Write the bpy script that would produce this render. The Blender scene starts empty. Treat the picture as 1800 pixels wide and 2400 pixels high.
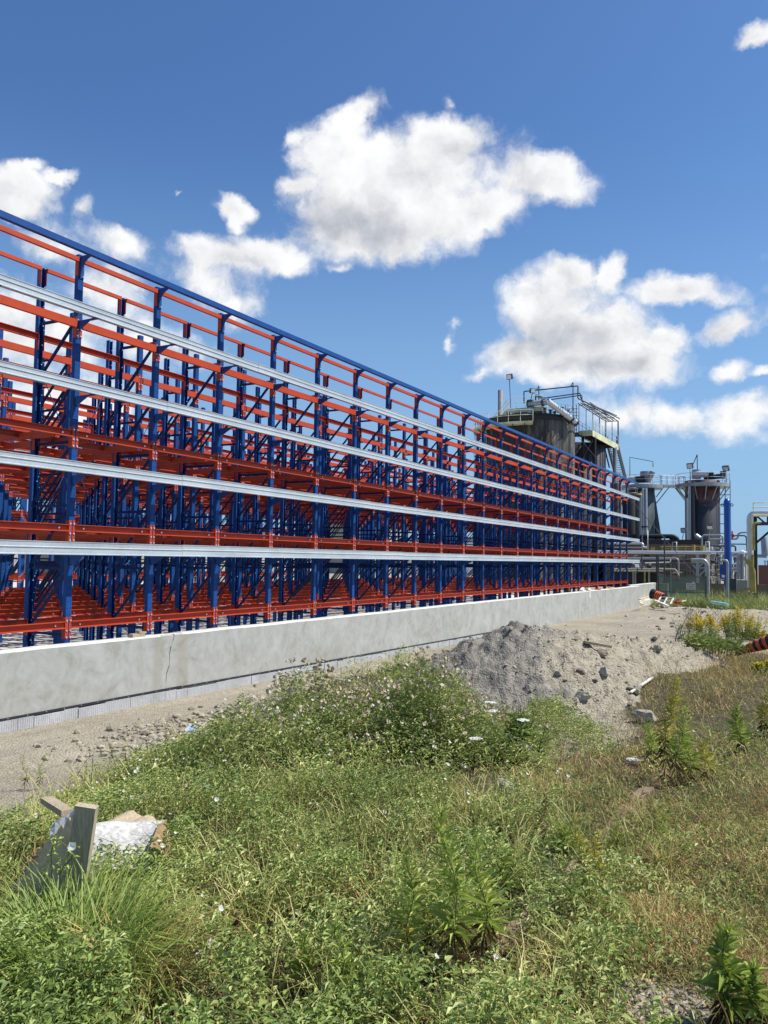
import bpy, math, random
import numpy as np
from mathutils import Vector, Matrix
R = math.radians
scene = bpy.context.scene
col = scene.collection
rng = np.random.default_rng(7)
random.seed(7)

# ------------------------------------------------------------------ camera
EYE = 2.35
RI = np.array([0.87524129, 0.48347573, 0.01427977])
UP = np.array([0.01574878, -0.05799245, 0.99819279])
FW = np.array([-0.48343011, 0.87343465, 0.05837154])
FPX = 1896.67
cam_d = bpy.data.cameras.new('camera')
cam = bpy.data.objects.new('camera', cam_d)
col.objects.link(cam)
cam_d.sensor_fit = 'VERTICAL'
cam_d.sensor_height = 24.0
cam_d.sensor_width = 18.0
cam_d.lens = FPX * 24 / 2400
cam_d.clip_start = 0.05
cam_d.clip_end = 8000
m = Matrix.Identity(4)
for i in range(3):
    m[i][0] = RI[i]; m[i][1] = UP[i]; m[i][2] = -FW[i]
m[2][3] = EYE
cam.matrix_world = m
scene.camera = cam

# ------------------------------------------------------------------ sun, sky, exposure
SUN_AZ = 65.0      # clockwise from +Y
SUN_EL = 55.0
sd = bpy.data.lights.new('sun', 'SUN')
sd.energy = 5.0
sd.angle = R(0.53)
sd.color = (1.0, 0.955, 0.88)
so = bpy.data.objects.new('sun', sd)
col.objects.link(so)
sv = Vector((math.sin(R(SUN_AZ)) * math.cos(R(SUN_EL)), math.cos(R(SUN_AZ)) * math.cos(R(SUN_EL)), math.sin(R(SUN_EL))))
so.rotation_euler = sv.to_track_quat('Z', 'Y').to_euler()
so.location = (30, 20, 60)

scene.view_settings.view_transform = 'Standard'
scene.view_settings.look = 'None'
scene.view_settings.exposure = 0.28
scene.view_settings.gamma = 1.0
scene.render.resolution_x = 768
scene.render.resolution_y = 1024
scene.render.engine = 'CYCLES'

def ray(px, py):
    d = FW * FPX + RI * (px - 900) + UP * (1200 - py)
    return d / np.linalg.norm(d)

world = bpy.data.worlds.new('World')
scene.world = world
world.use_nodes = True
wt = world.node_tree
wt.nodes.clear()

class NT:
    """small helper for writing node trees"""
    def __init__(s, t): s.t = t
    def n(s, kind, **kw):
        o = s.t.nodes.new(kind)
        for k, v in kw.items(): setattr(o, k, v)
        return o
    def put(s, sock, v):
        if hasattr(v, 'is_output'): s.t.links.new(v, sock)
        elif v is not None: sock.default_value = v
    def math(s, op, a, b=None, c=None, clamp=False):
        o = s.n('ShaderNodeMath', operation=op, use_clamp=clamp)
        s.put(o.inputs[0], a); s.put(o.inputs[1], b)
        if c is not None: s.put(o.inputs[2], c)
        return o.outputs[0]
    def vmath(s, op, a, b=None, c=None):
        o = s.n('ShaderNodeVectorMath', operation=op)
        s.put(o.inputs[0], a)
        if b is not None: s.put(o.inputs[1], b)
        if c is not None: s.put(o.inputs[2], c)
        return o.outputs['Value'] if op in ('DOT_PRODUCT', 'LENGTH', 'DISTANCE') else o.outputs[0]
    def noise(s, vec, scale, detail=4, rough=0.55, dist=0.0, out=0):
        o = s.n('ShaderNodeTexNoise')
        s.put(o.inputs['Vector'], vec); o.inputs['Scale'].default_value = scale
        o.inputs['Detail'].default_value = detail; o.inputs['Roughness'].default_value = rough
        o.inputs['Distortion'].default_value = dist
        return o.outputs[out]
    def ramp(s, fac, stops, interp='LINEAR'):
        o = s.n('ShaderNodeValToRGB')
        cr = o.color_ramp; cr.interpolation = interp
        while len(cr.elements) < len(stops): cr.elements.new(0.5)
        for e, (p, c) in zip(cr.elements, stops):
            e.position = p; e.color = (*c, 1) if len(c) == 3 else c
        s.put(o.inputs[0], fac)
        return o.outputs[0]
    def mix(s, f, a, b, mode='MIX'):
        o = s.n('ShaderNodeMix', data_type='RGBA', blend_type=mode)
        s.put(o.inputs[0], f)
        s.put(o.inputs[6], (*a, 1) if isinstance(a, tuple) and len(a) == 3 else a)
        s.put(o.inputs[7], (*b, 1) if isinstance(b, tuple) and len(b) == 3 else b)
        return o.outputs[2]
    def smooth(s, v, lo, hi):
        o = s.n('ShaderNodeMapRange', interpolation_type='SMOOTHSTEP')
        s.put(o.inputs[0], v); o.inputs[1].default_value = lo; o.inputs[2].default_value = hi
        return o.outputs[0]

W = NT(wt)
SKY_STRENGTH = 0.088
world.cycles.sampling_method = 'NONE'
sky = W.n('ShaderNodeTexSky', sky_type='NISHITA')
sky.sun_disc = False
sky.sun_elevation = R(SUN_EL)
sky.sun_rotation = R(SUN_AZ)
sky.altitude = 100
sky.air_density = 1.0
sky.dust_density = 1.3
sky.ozone_density = 2.2
tc = W.n('ShaderNodeTexCoord')
D = tc.outputs['Generated']
# drifting cumulus: each lobe is an ellipse of directions, (px, py, rx, ry, tilt deg, weight)
LOBES = [
 (960, 410, 270, 125, 3, 1.0), (1060, 330, 130, 62, 5, 1.0), (870, 520, 190, 110, -8, 1.0), (780, 360, 90, 70, -20, .9),
 (1270, 425, 140, 55, 6, .95), (1120, 500, 170, 75, -18, .95), (700, 430, 55, 32, 0, .7), (830, 265, 105, 40, -28, .8), (700, 320, 50, 18, -20, .5),
 (1290, 720, 130, 110, -15, 1.0), (1400, 790, 210, 105, 0, 1.0), (1430, 640, 38, 55, 10, .9), (1590, 680, 130, 42, 4, .9),
 (1500, 860, 150, 55, -5, .9), (1210, 830, 110, 55, -12, .85), (1690, 770, 95, 38, -22, .7), (1330, 650, 80, 50, 0, .95), (1130, 870, 60, 20, -20, .55),
 (1712, 865, 42, 32, -15, .7), (1790, 865, 24, 18, 0, .6), (1300, 860, 150, 45, 0, .85), (1560, 800, 90, 60, 0, .9), (900, 470, 230, 100, 0, 1.0), (1480, 975, 120, 50, -8, .52), (1590, 985, 70, 45, 0, .52),
 (1760, 970, 110, 58, -22, .7), (1770, 75, 62, 30, -18, .75), (1060, 760, 32, 26, -20, .45), (1050, 800, 18, 30, 10, .4),
 (550, 482, 55, 30, 6, .85), (555, 515, 24, 22, 0, .55), (20, 450, 95, 62, 15, .9), (60, 400, 50, 20, 0, .5), (140, 425, 35, 12, -15, .4),
 (200, 500, 20, 26, 20, .42), (270, 565, 100, 48, 8, .72), (150, 590, 120, 50, 12, .62), (500, 600, 130, 46, 12, .8), (620, 600, 100, 40, 5, .72),
 (440, 570, 60, 30, 30, .6), (480, 660, 130, 70, 20, .62), (560, 720, 60, 60, 0, .52), (250, 690, 140, 80, 25, .6), (330, 780, 140, 80, 20, .6), (40, 800, 200, 150, 0, .72),
 (120, 950, 220, 120, 0, .6), (410, 448, 16, 8, 0, .42), (790, 640, 50, 14, 15, .4), (1060, 245, 14, 20, -40, .35),
 (-350, 500, 260, 110, 5, .9), (-700, 800, 300, 120, 0, .9), (2150, 600, 260, 110, -10, .9), (2500, 950, 320, 120, 0, .9), (1950, 1020, 160, 60, 0, .7),
 (-300, 1050, 300, 90, 0, .8), (2300, 100, 240, 90, 0, .8),
]
warp1 = W.vmath('SUBTRACT', W.noise(D, 9.0, 3, .55, 0, 1), (0.5, 0.5, 0.5))
warp2 = W.vmath('SUBTRACT', W.noise(D, 34.0, 5, .62, 0, 1), (0.5, 0.5, 0.5))
Dw = W.vmath('MULTIPLY_ADD', warp1, (0.034,) * 3, D)
Dw = W.vmath('MULTIPLY_ADD', warp2, (0.026,) * 3, Dw)
def lobe(Dv, px, py, rx, ry, tilt, wgt):
    c = ray(px, py)
    ex = ray(px + 10, py) - ray(px - 10, py); ex /= np.linalg.norm(ex)
    ey = np.cross(ex, c)
    ey /= np.linalg.norm(ey)
    k = math.sqrt(1 + ((px - 900) ** 2 + (py - 1200) ** 2) / FPX ** 2)
    a = R(tilt)
    u = (ex * math.cos(a) - ey * math.sin(a)) / (rx / FPX / k)
    v = (ex * math.sin(a) + ey * math.cos(a)) / (ry / FPX / k)
    # 1 - |(u.(d-c), v.(d-c))|
    du = W.math('SUBTRACT', W.vmath('DOT_PRODUCT', Dv, tuple(u)), float(u @ c))
    dv = W.math('SUBTRACT', W.vmath('DOT_PRODUCT', Dv, tuple(v)), float(v @ c))
    q = W.math('SQRT', W.math('ADD', W.math('MULTIPLY', du, du), W.math('MULTIPLY', dv, dv)))
    f = W.vmath('DOT_PRODUCT', Dv, tuple(c))
    q = W.math('ADD', q, W.math('MULTIPLY', W.math('LESS_THAN', f, 0.2), 50.0))
    return W.math('MULTIPLY', W.math('SUBTRACT', 1.15, q), wgt)
dens = None
for L in LOBES:
    o = lobe(Dw, *L)
    dens = o if dens is None else W.math('SMOOTH_MAX', dens, o, 0.18)
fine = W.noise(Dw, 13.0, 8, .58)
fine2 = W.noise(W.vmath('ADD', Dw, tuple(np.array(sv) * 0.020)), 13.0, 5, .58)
broad = W.noise(D, 7.0, 3, .5)
d2 = W.math('ADD', dens, W.math('MULTIPLY', W.math('SUBTRACT', fine, 0.50), 1.7))
alpha = W.smooth(d2, 0.0, 0.58)
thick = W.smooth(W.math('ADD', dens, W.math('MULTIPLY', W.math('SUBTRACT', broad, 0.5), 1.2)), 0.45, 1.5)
sun_shading = W.math('MULTIPLY', W.math('SUBTRACT', fine2, fine), -0.62)  # self-shading of the clouds towards the sun, painted into their brightness
lum = W.math('ADD', W.math('SUBTRACT', 1.02, W.math('MULTIPLY', thick, 0.17)), sun_shading)
# bases away from the sun are greyer, shade painted into the cloud colour
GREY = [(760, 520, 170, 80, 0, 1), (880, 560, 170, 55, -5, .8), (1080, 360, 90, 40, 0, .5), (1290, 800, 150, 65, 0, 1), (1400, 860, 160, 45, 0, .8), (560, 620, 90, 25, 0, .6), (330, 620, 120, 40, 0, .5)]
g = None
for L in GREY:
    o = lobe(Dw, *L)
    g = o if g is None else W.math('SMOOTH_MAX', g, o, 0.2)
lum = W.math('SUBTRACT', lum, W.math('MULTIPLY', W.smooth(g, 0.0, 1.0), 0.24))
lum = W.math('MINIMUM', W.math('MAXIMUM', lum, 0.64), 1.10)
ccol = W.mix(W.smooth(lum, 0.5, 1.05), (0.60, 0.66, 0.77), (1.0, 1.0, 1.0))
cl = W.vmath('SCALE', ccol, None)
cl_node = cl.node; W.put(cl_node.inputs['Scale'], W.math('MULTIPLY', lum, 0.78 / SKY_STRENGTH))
# the photographed sky is a deep phone-camera blue; tint of the air colour only
skyc = W.mix(1.0, sky.outputs[0], (0.69, 1.01, 1.36), 'MULTIPLY')
sz_ = W.n('ShaderNodeSeparateXYZ'); W.put(sz_.inputs[0], D)
low = W.math('MULTIPLY', W.math('SUBTRACT', 1.0, W.smooth(sz_.outputs[2], -0.02, 0.50)), 0.80)
skyc = W.mix(low, skyc, tuple(c / SKY_STRENGTH for c in (0.27, 0.45, 0.66)))
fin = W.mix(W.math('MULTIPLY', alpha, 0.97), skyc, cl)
bg = W.n('ShaderNodeBackground')
wt.links.new(fin, bg.inputs[0])
bg.inputs[1].default_value = SKY_STRENGTH
wo = W.n('ShaderNodeOutputWorld')
wt.links.new(bg.outputs[0], wo.inputs[0])

# ------------------------------------------------------------------ materials
MATS = {}
def mat(name, base, rough=0.6, metal=0.0, var=0.0, vscale=3.0, bump=0.0, bscale=30.0, spec=0.5, build=None):
    if name in MATS: return MATS[name]
    mt = bpy.data.materials.new(name)
    mt.use_nodes = True
    t = NT(mt.node_tree)
    b = mt.node_tree.nodes['Principled BSDF']
    b.inputs['Roughness'].default_value = rough
    b.inputs['Metallic'].default_value = metal
    b.inputs['Specular IOR Level'].default_value = spec
    b.inputs['Base Color'].default_value = (*base, 1)
    obj = t.n('ShaderNodeTexCoord').outputs['Object']
    if var > 0:
        f = t.noise(obj, vscale, 6, .6)
        lo = tuple(max(0, c * (1 - var)) for c in base); hi = tuple(min(1, c * (1 + var)) for c in base)
        t.put(b.inputs['Base Color'], t.ramp(f, [(0.3, lo), (0.7, hi)]))
    if bump > 0:
        bn = t.n('ShaderNodeBump'); bn.inputs['Strength'].default_value = bump; bn.inputs['Distance'].default_value = 0.02
        t.put(bn.inputs['Height'], t.noise(obj, bscale, 5, .6))
        t.put(b.inputs['Normal'], bn.outputs[0])
    if build: build(t, b, obj)
    MATS[name] = mt
    return mt

BLUE = (0.009, 0.062, 0.235)
ORANGE = (0.56, 0.070, 0.022)
def holes(t, b, obj):
    # punched bolt holes, two columns at a four inch pitch on the post's outer face, and faint scuffs
    sx = t.n('ShaderNodeSeparateXYZ'); t.put(sx.inputs[0], obj)
    z = t.math('SUBTRACT', t.math('FRACT', t.math('MULTIPLY', sx.outputs[2], 10.0)), 0.5)
    y = t.math('SUBTRACT', t.math('ABSOLUTE', sx.outputs[1]), 0.026)
    d = t.math('SQRT', t.math('ADD', t.math('POWER', t.math('MULTIPLY', z, 0.1), 2.0), t.math('POWER', y, 2.0)))
    ge = t.n('ShaderNodeNewGeometry'); sn = t.n('ShaderNodeSeparateXYZ'); t.put(sn.inputs[0], ge.outputs['Normal'])
    h = t.math('MULTIPLY', t.math('LESS_THAN', d, 0.0085), t.math('GREATER_THAN', sn.outputs[0], 0.9))
    n = t.noise(obj, 2.2, 5, .6)
    c = t.ramp(n, [(0.3, (0.006, 0.050, 0.185)), (0.7, (0.010, 0.068, 0.25))])
    sc = t.smooth(t.noise(obj, 34.0, 6, .7), 0.68, 0.74)
    c = t.mix(t.math('MULTIPLY', sc, 0.5), c, (0.12, 0.14, 0.18))
    t.put(b.inputs['Base Color'], t.mix(h, c, (0.002, 0.006, 0.02)))
M_post = mat('blue_post_paint', BLUE, 0.5, spec=.22, build=holes)
M_blue = mat('blue_paint', BLUE, 0.45, spec=.3, var=.18, vscale=2.5)
M_brace = mat('shade_darkened_brace_paint', (0.004, 0.024, 0.10), 0.5, spec=.2, var=.2)  # rack blue darkened to stand in for shade on the braces
def scuff(t, b, obj):
    n = t.noise(obj, 1.6, 5, .6)
    c = t.ramp(n, [(0.3, (0.40, 0.048, 0.016)), (0.7, (0.52, 0.070, 0.024))])
    dust = t.smooth(t.noise(obj, 17.0, 6, .7), 0.62, 0.75)
    t.put(b.inputs['Base Color'], t.mix(t.math('MULTIPLY', dust, 0.35), c, (0.42, 0.16, 0.09)))
M_orange = mat('orange_beam_paint', ORANGE, 0.5, spec=.3, build=scuff)
def galv(t, b, obj):
    v = t.n('ShaderNodeTexVoronoi'); t.put(v.inputs['Vector'], obj); v.inputs['Scale'].default_value = 28
    n = t.noise(obj, 1.4, 5, .6)
    c = t.mix(0.5, t.ramp(t.math('ADD', t.math('MULTIPLY', n, .5), t.math('MULTIPLY', t.noise(t.vmath('MULTIPLY', obj, (6, .35, 6)), 2.0, 5, .6), .5)), [(0.36, (0.22, 0.26, 0.29)), (0.5, (0.36, 0.405, 0.435)), (0.62, (0.48, 0.53, 0.565))]), t.ramp(v.outputs['Distance'], [(0, (0.38, 0.425, 0.455)), (1, (0.50, 0.55, 0.585))]))
    t.put(b.inputs['Base Color'], c)
M_galv = mat('galvanised_steel', (0.55, 0.58, 0.6), 0.5, metal=0.12, build=galv)
M_bolt = mat('zinc_bolt', (0.8, 0.8, 0.78), 0.25, metal=0.6)

def concrete(t, b, obj):
    n1 = t.noise(obj, 0.7, 6, .62, 2.6); n2 = t.noise(obj, 2.4, 7, .62, 2.2); n3 = t.noise(obj, 40, 3, .6)
    f = t.math('ADD', t.math('MULTIPLY', n1, 0.55), t.math('MULTIPLY', n2, 0.45))
    c = t.ramp(f, [(0.30, (0.225, 0.215, 0.17)), (0.45, (0.33, 0.325, 0.29)), (0.55, (0.375, 0.373, 0.345)), (0.7, (0.44, 0.44, 0.415))])
    sp = t.n('ShaderNodeSeparateXYZ'); t.put(sp.inputs[0], obj)
    # water streaks that run down the face
    st = t.vmath('MULTIPLY', obj, (1.0, 3.2, 0.25))
    sk = t.smooth(t.noise(st, 1.0, 4, .6), 0.60, 0.78)
    c = t.mix(t.math('MULTIPLY', sk, 0.28), c, (0.33, 0.31, 0.25))
    # damp stains either side of the open crack
    for yc, w in ((9.86, .10), (10.42, .12)):
        dd = t.math('ABSOLUTE', t.math('SUBTRACT', t.math('ADD', sp.outputs[1], t.math('MULTIPLY', t.math('SUBTRACT', n2, .5), .25)), yc))
        s = t.math('SUBTRACT', 1.0, t.smooth(dd, w * 0.5, w * 1.6))
        c = t.mix(t.math('MULTIPLY', s, 0.42), c, (0.27, 0.25, 0.18))
    c = t.mix(t.math('MULTIPLY', t.smooth(n3, .62, .72), .25), c, (0.3, .3, .28))
    t.put(b.inputs['Base Color'], c)
    bn = t.n('ShaderNodeBump'); bn.inputs['Strength'].default_value = .25; bn.inputs['Distance'].default_value = .01
    t.put(bn.inputs['Height'], t.math('ADD', n2, t.math('MULTIPLY', n3, .3))); t.put(b.inputs['Normal'], bn.outputs[0])
M_conc = mat('cast_concrete', (0.5, 0.5, 0.47), 0.85, build=concrete)
M_conc_edge = mat('pale_concrete_cap', (0.56, 0.545, 0.48), 0.85, var=.12, vscale=8, bump=.3)
M_black = mat('black_membrane', (0.018, 0.018, 0.024), 0.6, bump=.5, bscale=12)
def foamb(t, b, obj):
    w = t.n('ShaderNodeTexWave'); w.bands_direction = 'Y'; t.put(w.inputs['Vector'], obj); w.inputs['Scale'].default_value = 9; w.inputs['Distortion'].default_value = 2.5
    w.inputs['Detail'].default_value = 3
    n = t.noise(obj, 2.0, 5, .6)
    c = t.mix(0.5, t.ramp(w.outputs[1], [(0, (.20, .20, .20)), (.4, (.40, .41, .41)), (1, (.48, .49, .5))]), t.ramp(n, [(0.3, (.24, .24, .23)), (.7, (.5, .5, .49))]))
    t.put(b.inputs['Base Color'], c)
M_foot = mat('footing_board', (.4, .4, .4), .9, bump=.6, bscale=14, build=foamb)
M_wood_grey = mat('weathered_wood', (.30, .27, .21), .85)
def wood(c1, c2, ax=(1, 1, 12)):
    def f(t, b, obj):
        v = t.vmath('MULTIPLY', obj, ax)
        n = t.noise(v, 4.0, 6, .6, .4); k = t.noise(obj, 2.0, 5, .6)
        f_ = t.math('ADD', t.math('MULTIPLY', n, .6), t.math('MULTIPLY', k, .4))
        t.put(b.inputs['Base Color'], t.ramp(f_, [(.32, c1), (.68, c2)]))
        bn = t.n('ShaderNodeBump'); bn.inputs['Strength'].default_value = .4; bn.inputs['Distance'].default_value = .004
        t.put(bn.inputs['Height'], n); t.put(b.inputs['Normal'], bn.outputs[0])
    return f
M_ply = mat('weathered_plywood', (.4, .36, .28), .8, build=wood((.38, .28, .15), (.70, .56, .36), (3.5, 3.5, 7)))
M_batten = mat('grey_batten_wood', (.3, .27, .22), .85, build=wood((.20, .15, .09), (.55, .45, .31), (25, 25, 3)))
M_peel = mat('peeling_white_board', (.7, .68, .62), .8, build=wood((.20, .18, .15), (.70, .69, .66), (11, 11, 17)))
M_plyedge = mat('raw_ply_edge', (.42, .25, .10), .8, build=wood((.14, .08, .035), (.42, .27, .13), (6, 14, 6)))

def rib_mat(t, b, obj):
    v = t.vmath('MULTIPLY', obj, (1.0, 1.0, 0.16))
    n = t.noise(v, 0.75, 6, .65, .6); n2 = t.noise(v, 2.8, 5, .6); n3 = t.noise(obj, .28, 4, .6)
    c = t.ramp(n, [(.38, (.014, .013, .014)), (.49, (.050, .043, .032)), (.58, (.13, .13, .115)), (.70, (.24, .25, .225))])
    c = t.mix(t.math('MULTIPLY', t.smooth(n2, .58, .68), .65), c, (.30, .15, .05))
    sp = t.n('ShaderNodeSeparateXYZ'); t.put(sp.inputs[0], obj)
    shade_soot_side = t.smooth(t.math('ADD', t.math('MULTIPLY', sp.outputs[0], -.28), t.math('MULTIPLY', n3, 1.4)), .20, .70)  # shade of the left half painted into the colour, along with soot
    c = t.mix(shade_soot_side, c, (.014, .015, .019))
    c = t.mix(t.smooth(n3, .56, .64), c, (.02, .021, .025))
    t.put(b.inputs['Base Color'], c)
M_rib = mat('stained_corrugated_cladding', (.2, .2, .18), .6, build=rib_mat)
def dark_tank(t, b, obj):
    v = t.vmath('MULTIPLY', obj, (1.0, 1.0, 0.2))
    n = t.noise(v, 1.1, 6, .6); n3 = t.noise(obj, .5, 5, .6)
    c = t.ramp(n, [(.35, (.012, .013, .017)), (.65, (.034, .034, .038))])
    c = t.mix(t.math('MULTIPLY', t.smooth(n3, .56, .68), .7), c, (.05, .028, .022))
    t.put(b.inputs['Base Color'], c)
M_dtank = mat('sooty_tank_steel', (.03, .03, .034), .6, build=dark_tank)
M_soot = mat('soot_black_steel', (.018, .018, .02), .65, var=.3)
M_green_tank = mat('grey_green_tank_steel', (.055, .075, .08), .5, var=.3, vscale=.6)
M_steel = mat('dark_pipe_steel', (.045, .048, .055), .5, var=.2)
M_gsteel = mat('grey_pipe_steel', (.33, .35, .37), .4, metal=.3, var=.15)
M_alu = mat('aluminium_clad_pipe', (.62, .64, .66), .35, metal=.5, var=.08)
M_cream = mat('faded_yellow_steel', (.76, .72, .46), .65, var=.2, vscale=1.2)
M_olive = mat('mossy_yellow_steel', (.56, .56, .34), .7, var=.35, vscale=1.0)
M_yellow = mat('yellow_safety_paint', (.40, .31, .075), .6, var=.25)
M_sblue = mat('royal_blue_paint', (.010, .07, .33), .35, var=.06, vscale=.6)
M_red = mat('red_primer', (.42, .05, .03), .6, var=.2)
M_beige = mat('beige_render', (.34, .32, .25), .9, var=.15, vscale=.6)
M_tan = mat('tan_block_wall', (.15, .125, .09), .9, var=.3, vscale=.8)
M_brown = mat('brown_cladding', (.16, .065, .05), .7, var=.15, vscale=.5)
M_white = mat('white_paint', (.8, .8, .78), .6)
M_sign = mat('sign_face', (.62, .58, .56), .6)
M_signink = mat('sign_lettering', (.18, .07, .08), .6)
M_borange = mat('barrel_orange', (.75, .13, .035), .5, var=.1)
M_bblack = mat('barrel_black', (.015, .015, .017), .45)
M_cyan = mat('pale_cyan_pipe', (.30, .66, .68), .4)
M_rust = mat('rusty_rail', (.22, .14, .095), .9, var=.35, vscale=9, bump=.6, bscale=50)
M_lampglass = mat('lamp_glass', (.75, .76, .78), .15)
M_rock = mat('pale_rock', (.34, .31, .24), .92, var=.3, vscale=4, bump=.8, bscale=18)
M_drock = mat('brown_rock', (.20, .165, .12), .92, var=.35, vscale=4, bump=.8, bscale=18)
M_stone = None

def isl(name, stops, rough=.75, trans=0.25, patch=None, pscale=.9):
    """foliage whose hue varies per leaf and in drifts over the ground"""
    mt = bpy.data.materials.new(name); mt.use_nodes = True
    t = NT(mt.node_tree); b = mt.node_tree.nodes['Principled BSDF']
    g = t.n('ShaderNodeNewGeometry')
    rnd = g.outputs['Random Per Island']
    n = t.noise(g.outputs['Position'], pscale, 4, .6)
    f = t.math('ADD', t.math('MULTIPLY', rnd, .62), t.math('MULTIPLY', t.smooth(n, .3, .7), .38))
    if trans > 0 and 'petal' not in name and 'seed' not in name: stops = [(p_, (min(1, c_[0] * 1.17), min(1, c_[1] * 1.13), c_[2] * .88)) for p_, c_ in stops]
    c = t.ramp(f, stops)
    t.put(b.inputs['Base Color'], c); b.inputs['Roughness'].default_value = rough
    b.inputs['Specular IOR Level'].default_value = .5; b.inputs['Roughness'].default_value = min(rough, .55) if trans > .2 else rough
    if trans > 0:
        tr = t.n('ShaderNodeBsdfTranslucent'); t.put(tr.inputs[0], c)
        ms = t.n('ShaderNodeMixShader'); ms.inputs[0].default_value = trans
        out = mt.node_tree.nodes['Material Output']
        t.put(ms.inputs[1], b.outputs[0]); t.put(ms.inputs[2], tr.outputs[0]); t.put(out.inputs[0], ms.outputs[0])
    return mt
V_leaf = isl('weed_leaf', [(0, (.070, .115, .035)), (.3, (.16, .235, .065)), (.62, (.28, .36, .12)), (.85, (.46, .50, .24)), (1, (.72, .68, .46))])
V_grass = isl('green_grass_blade', [(0, (.12, .15, .04)), (.4, (.25, .28, .085)), (.7, (.42, .40, .17)), (1, (.66, .56, .32))])
V_dry = isl('dry_grass_blade', [(0, (.15, .13, .045)), (.3, (.22, .17, .07)), (.6, (.38, .28, .125)), (.85, (.48, .29, .13)), (1, (.70, .58, .34))], trans=.15)
V_turf = isl('mixed_turf_blade', [(0, (.06, .085, .03)), (.28, (.14, .155, .055)), (.46, (.27, .22, .09)), (.72, (.46, .29, .14)), (1, (.72, .58, .34))], trans=.15, pscale=1.6)
V_lush = isl('lush_grass_blade', [(0, (.09, .15, .03)), (.5, (.20, .29, .065)), (.85, (.34, .41, .11)), (1, (.55, .52, .22))])
V_rod = isl('goldenrod_leaf', [(0, (.14, .20, .04)), (.5, (.32, .41, .10)), (1, (.54, .58, .20))])
V_rody = isl('yellowing_leaf', [(0, (.20, .23, .05)), (.5, (.42, .40, .10)), (1, (.58, .48, .15))])
V_brown = isl('withered_leaf', [(0, (.05, .03, .015)), (1, (.20, .12, .06))], trans=.1)
V_flower = isl('white_petal', [(0, (.82, .80, .76)), (1, (.92, .91, .87))], trans=.45)
V_gold = isl('golden_blossom', [(0, (.42, .34, .02)), (1, (.70, .56, .05))], trans=.2)
V_seed = isl('beige_seed_head', [(0, (.36, .28, .17)), (1, (.70, .61, .44))], trans=.2)
V_reed = isl('dark_reed_leaf', [(0, (.035, .06, .03)), (1, (.10, .14, .07))], trans=.15)
V_stem = isl('plant_stem', [(0, (.05, .07, .02)), (1, (.15, .16, .06))], trans=0)

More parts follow.
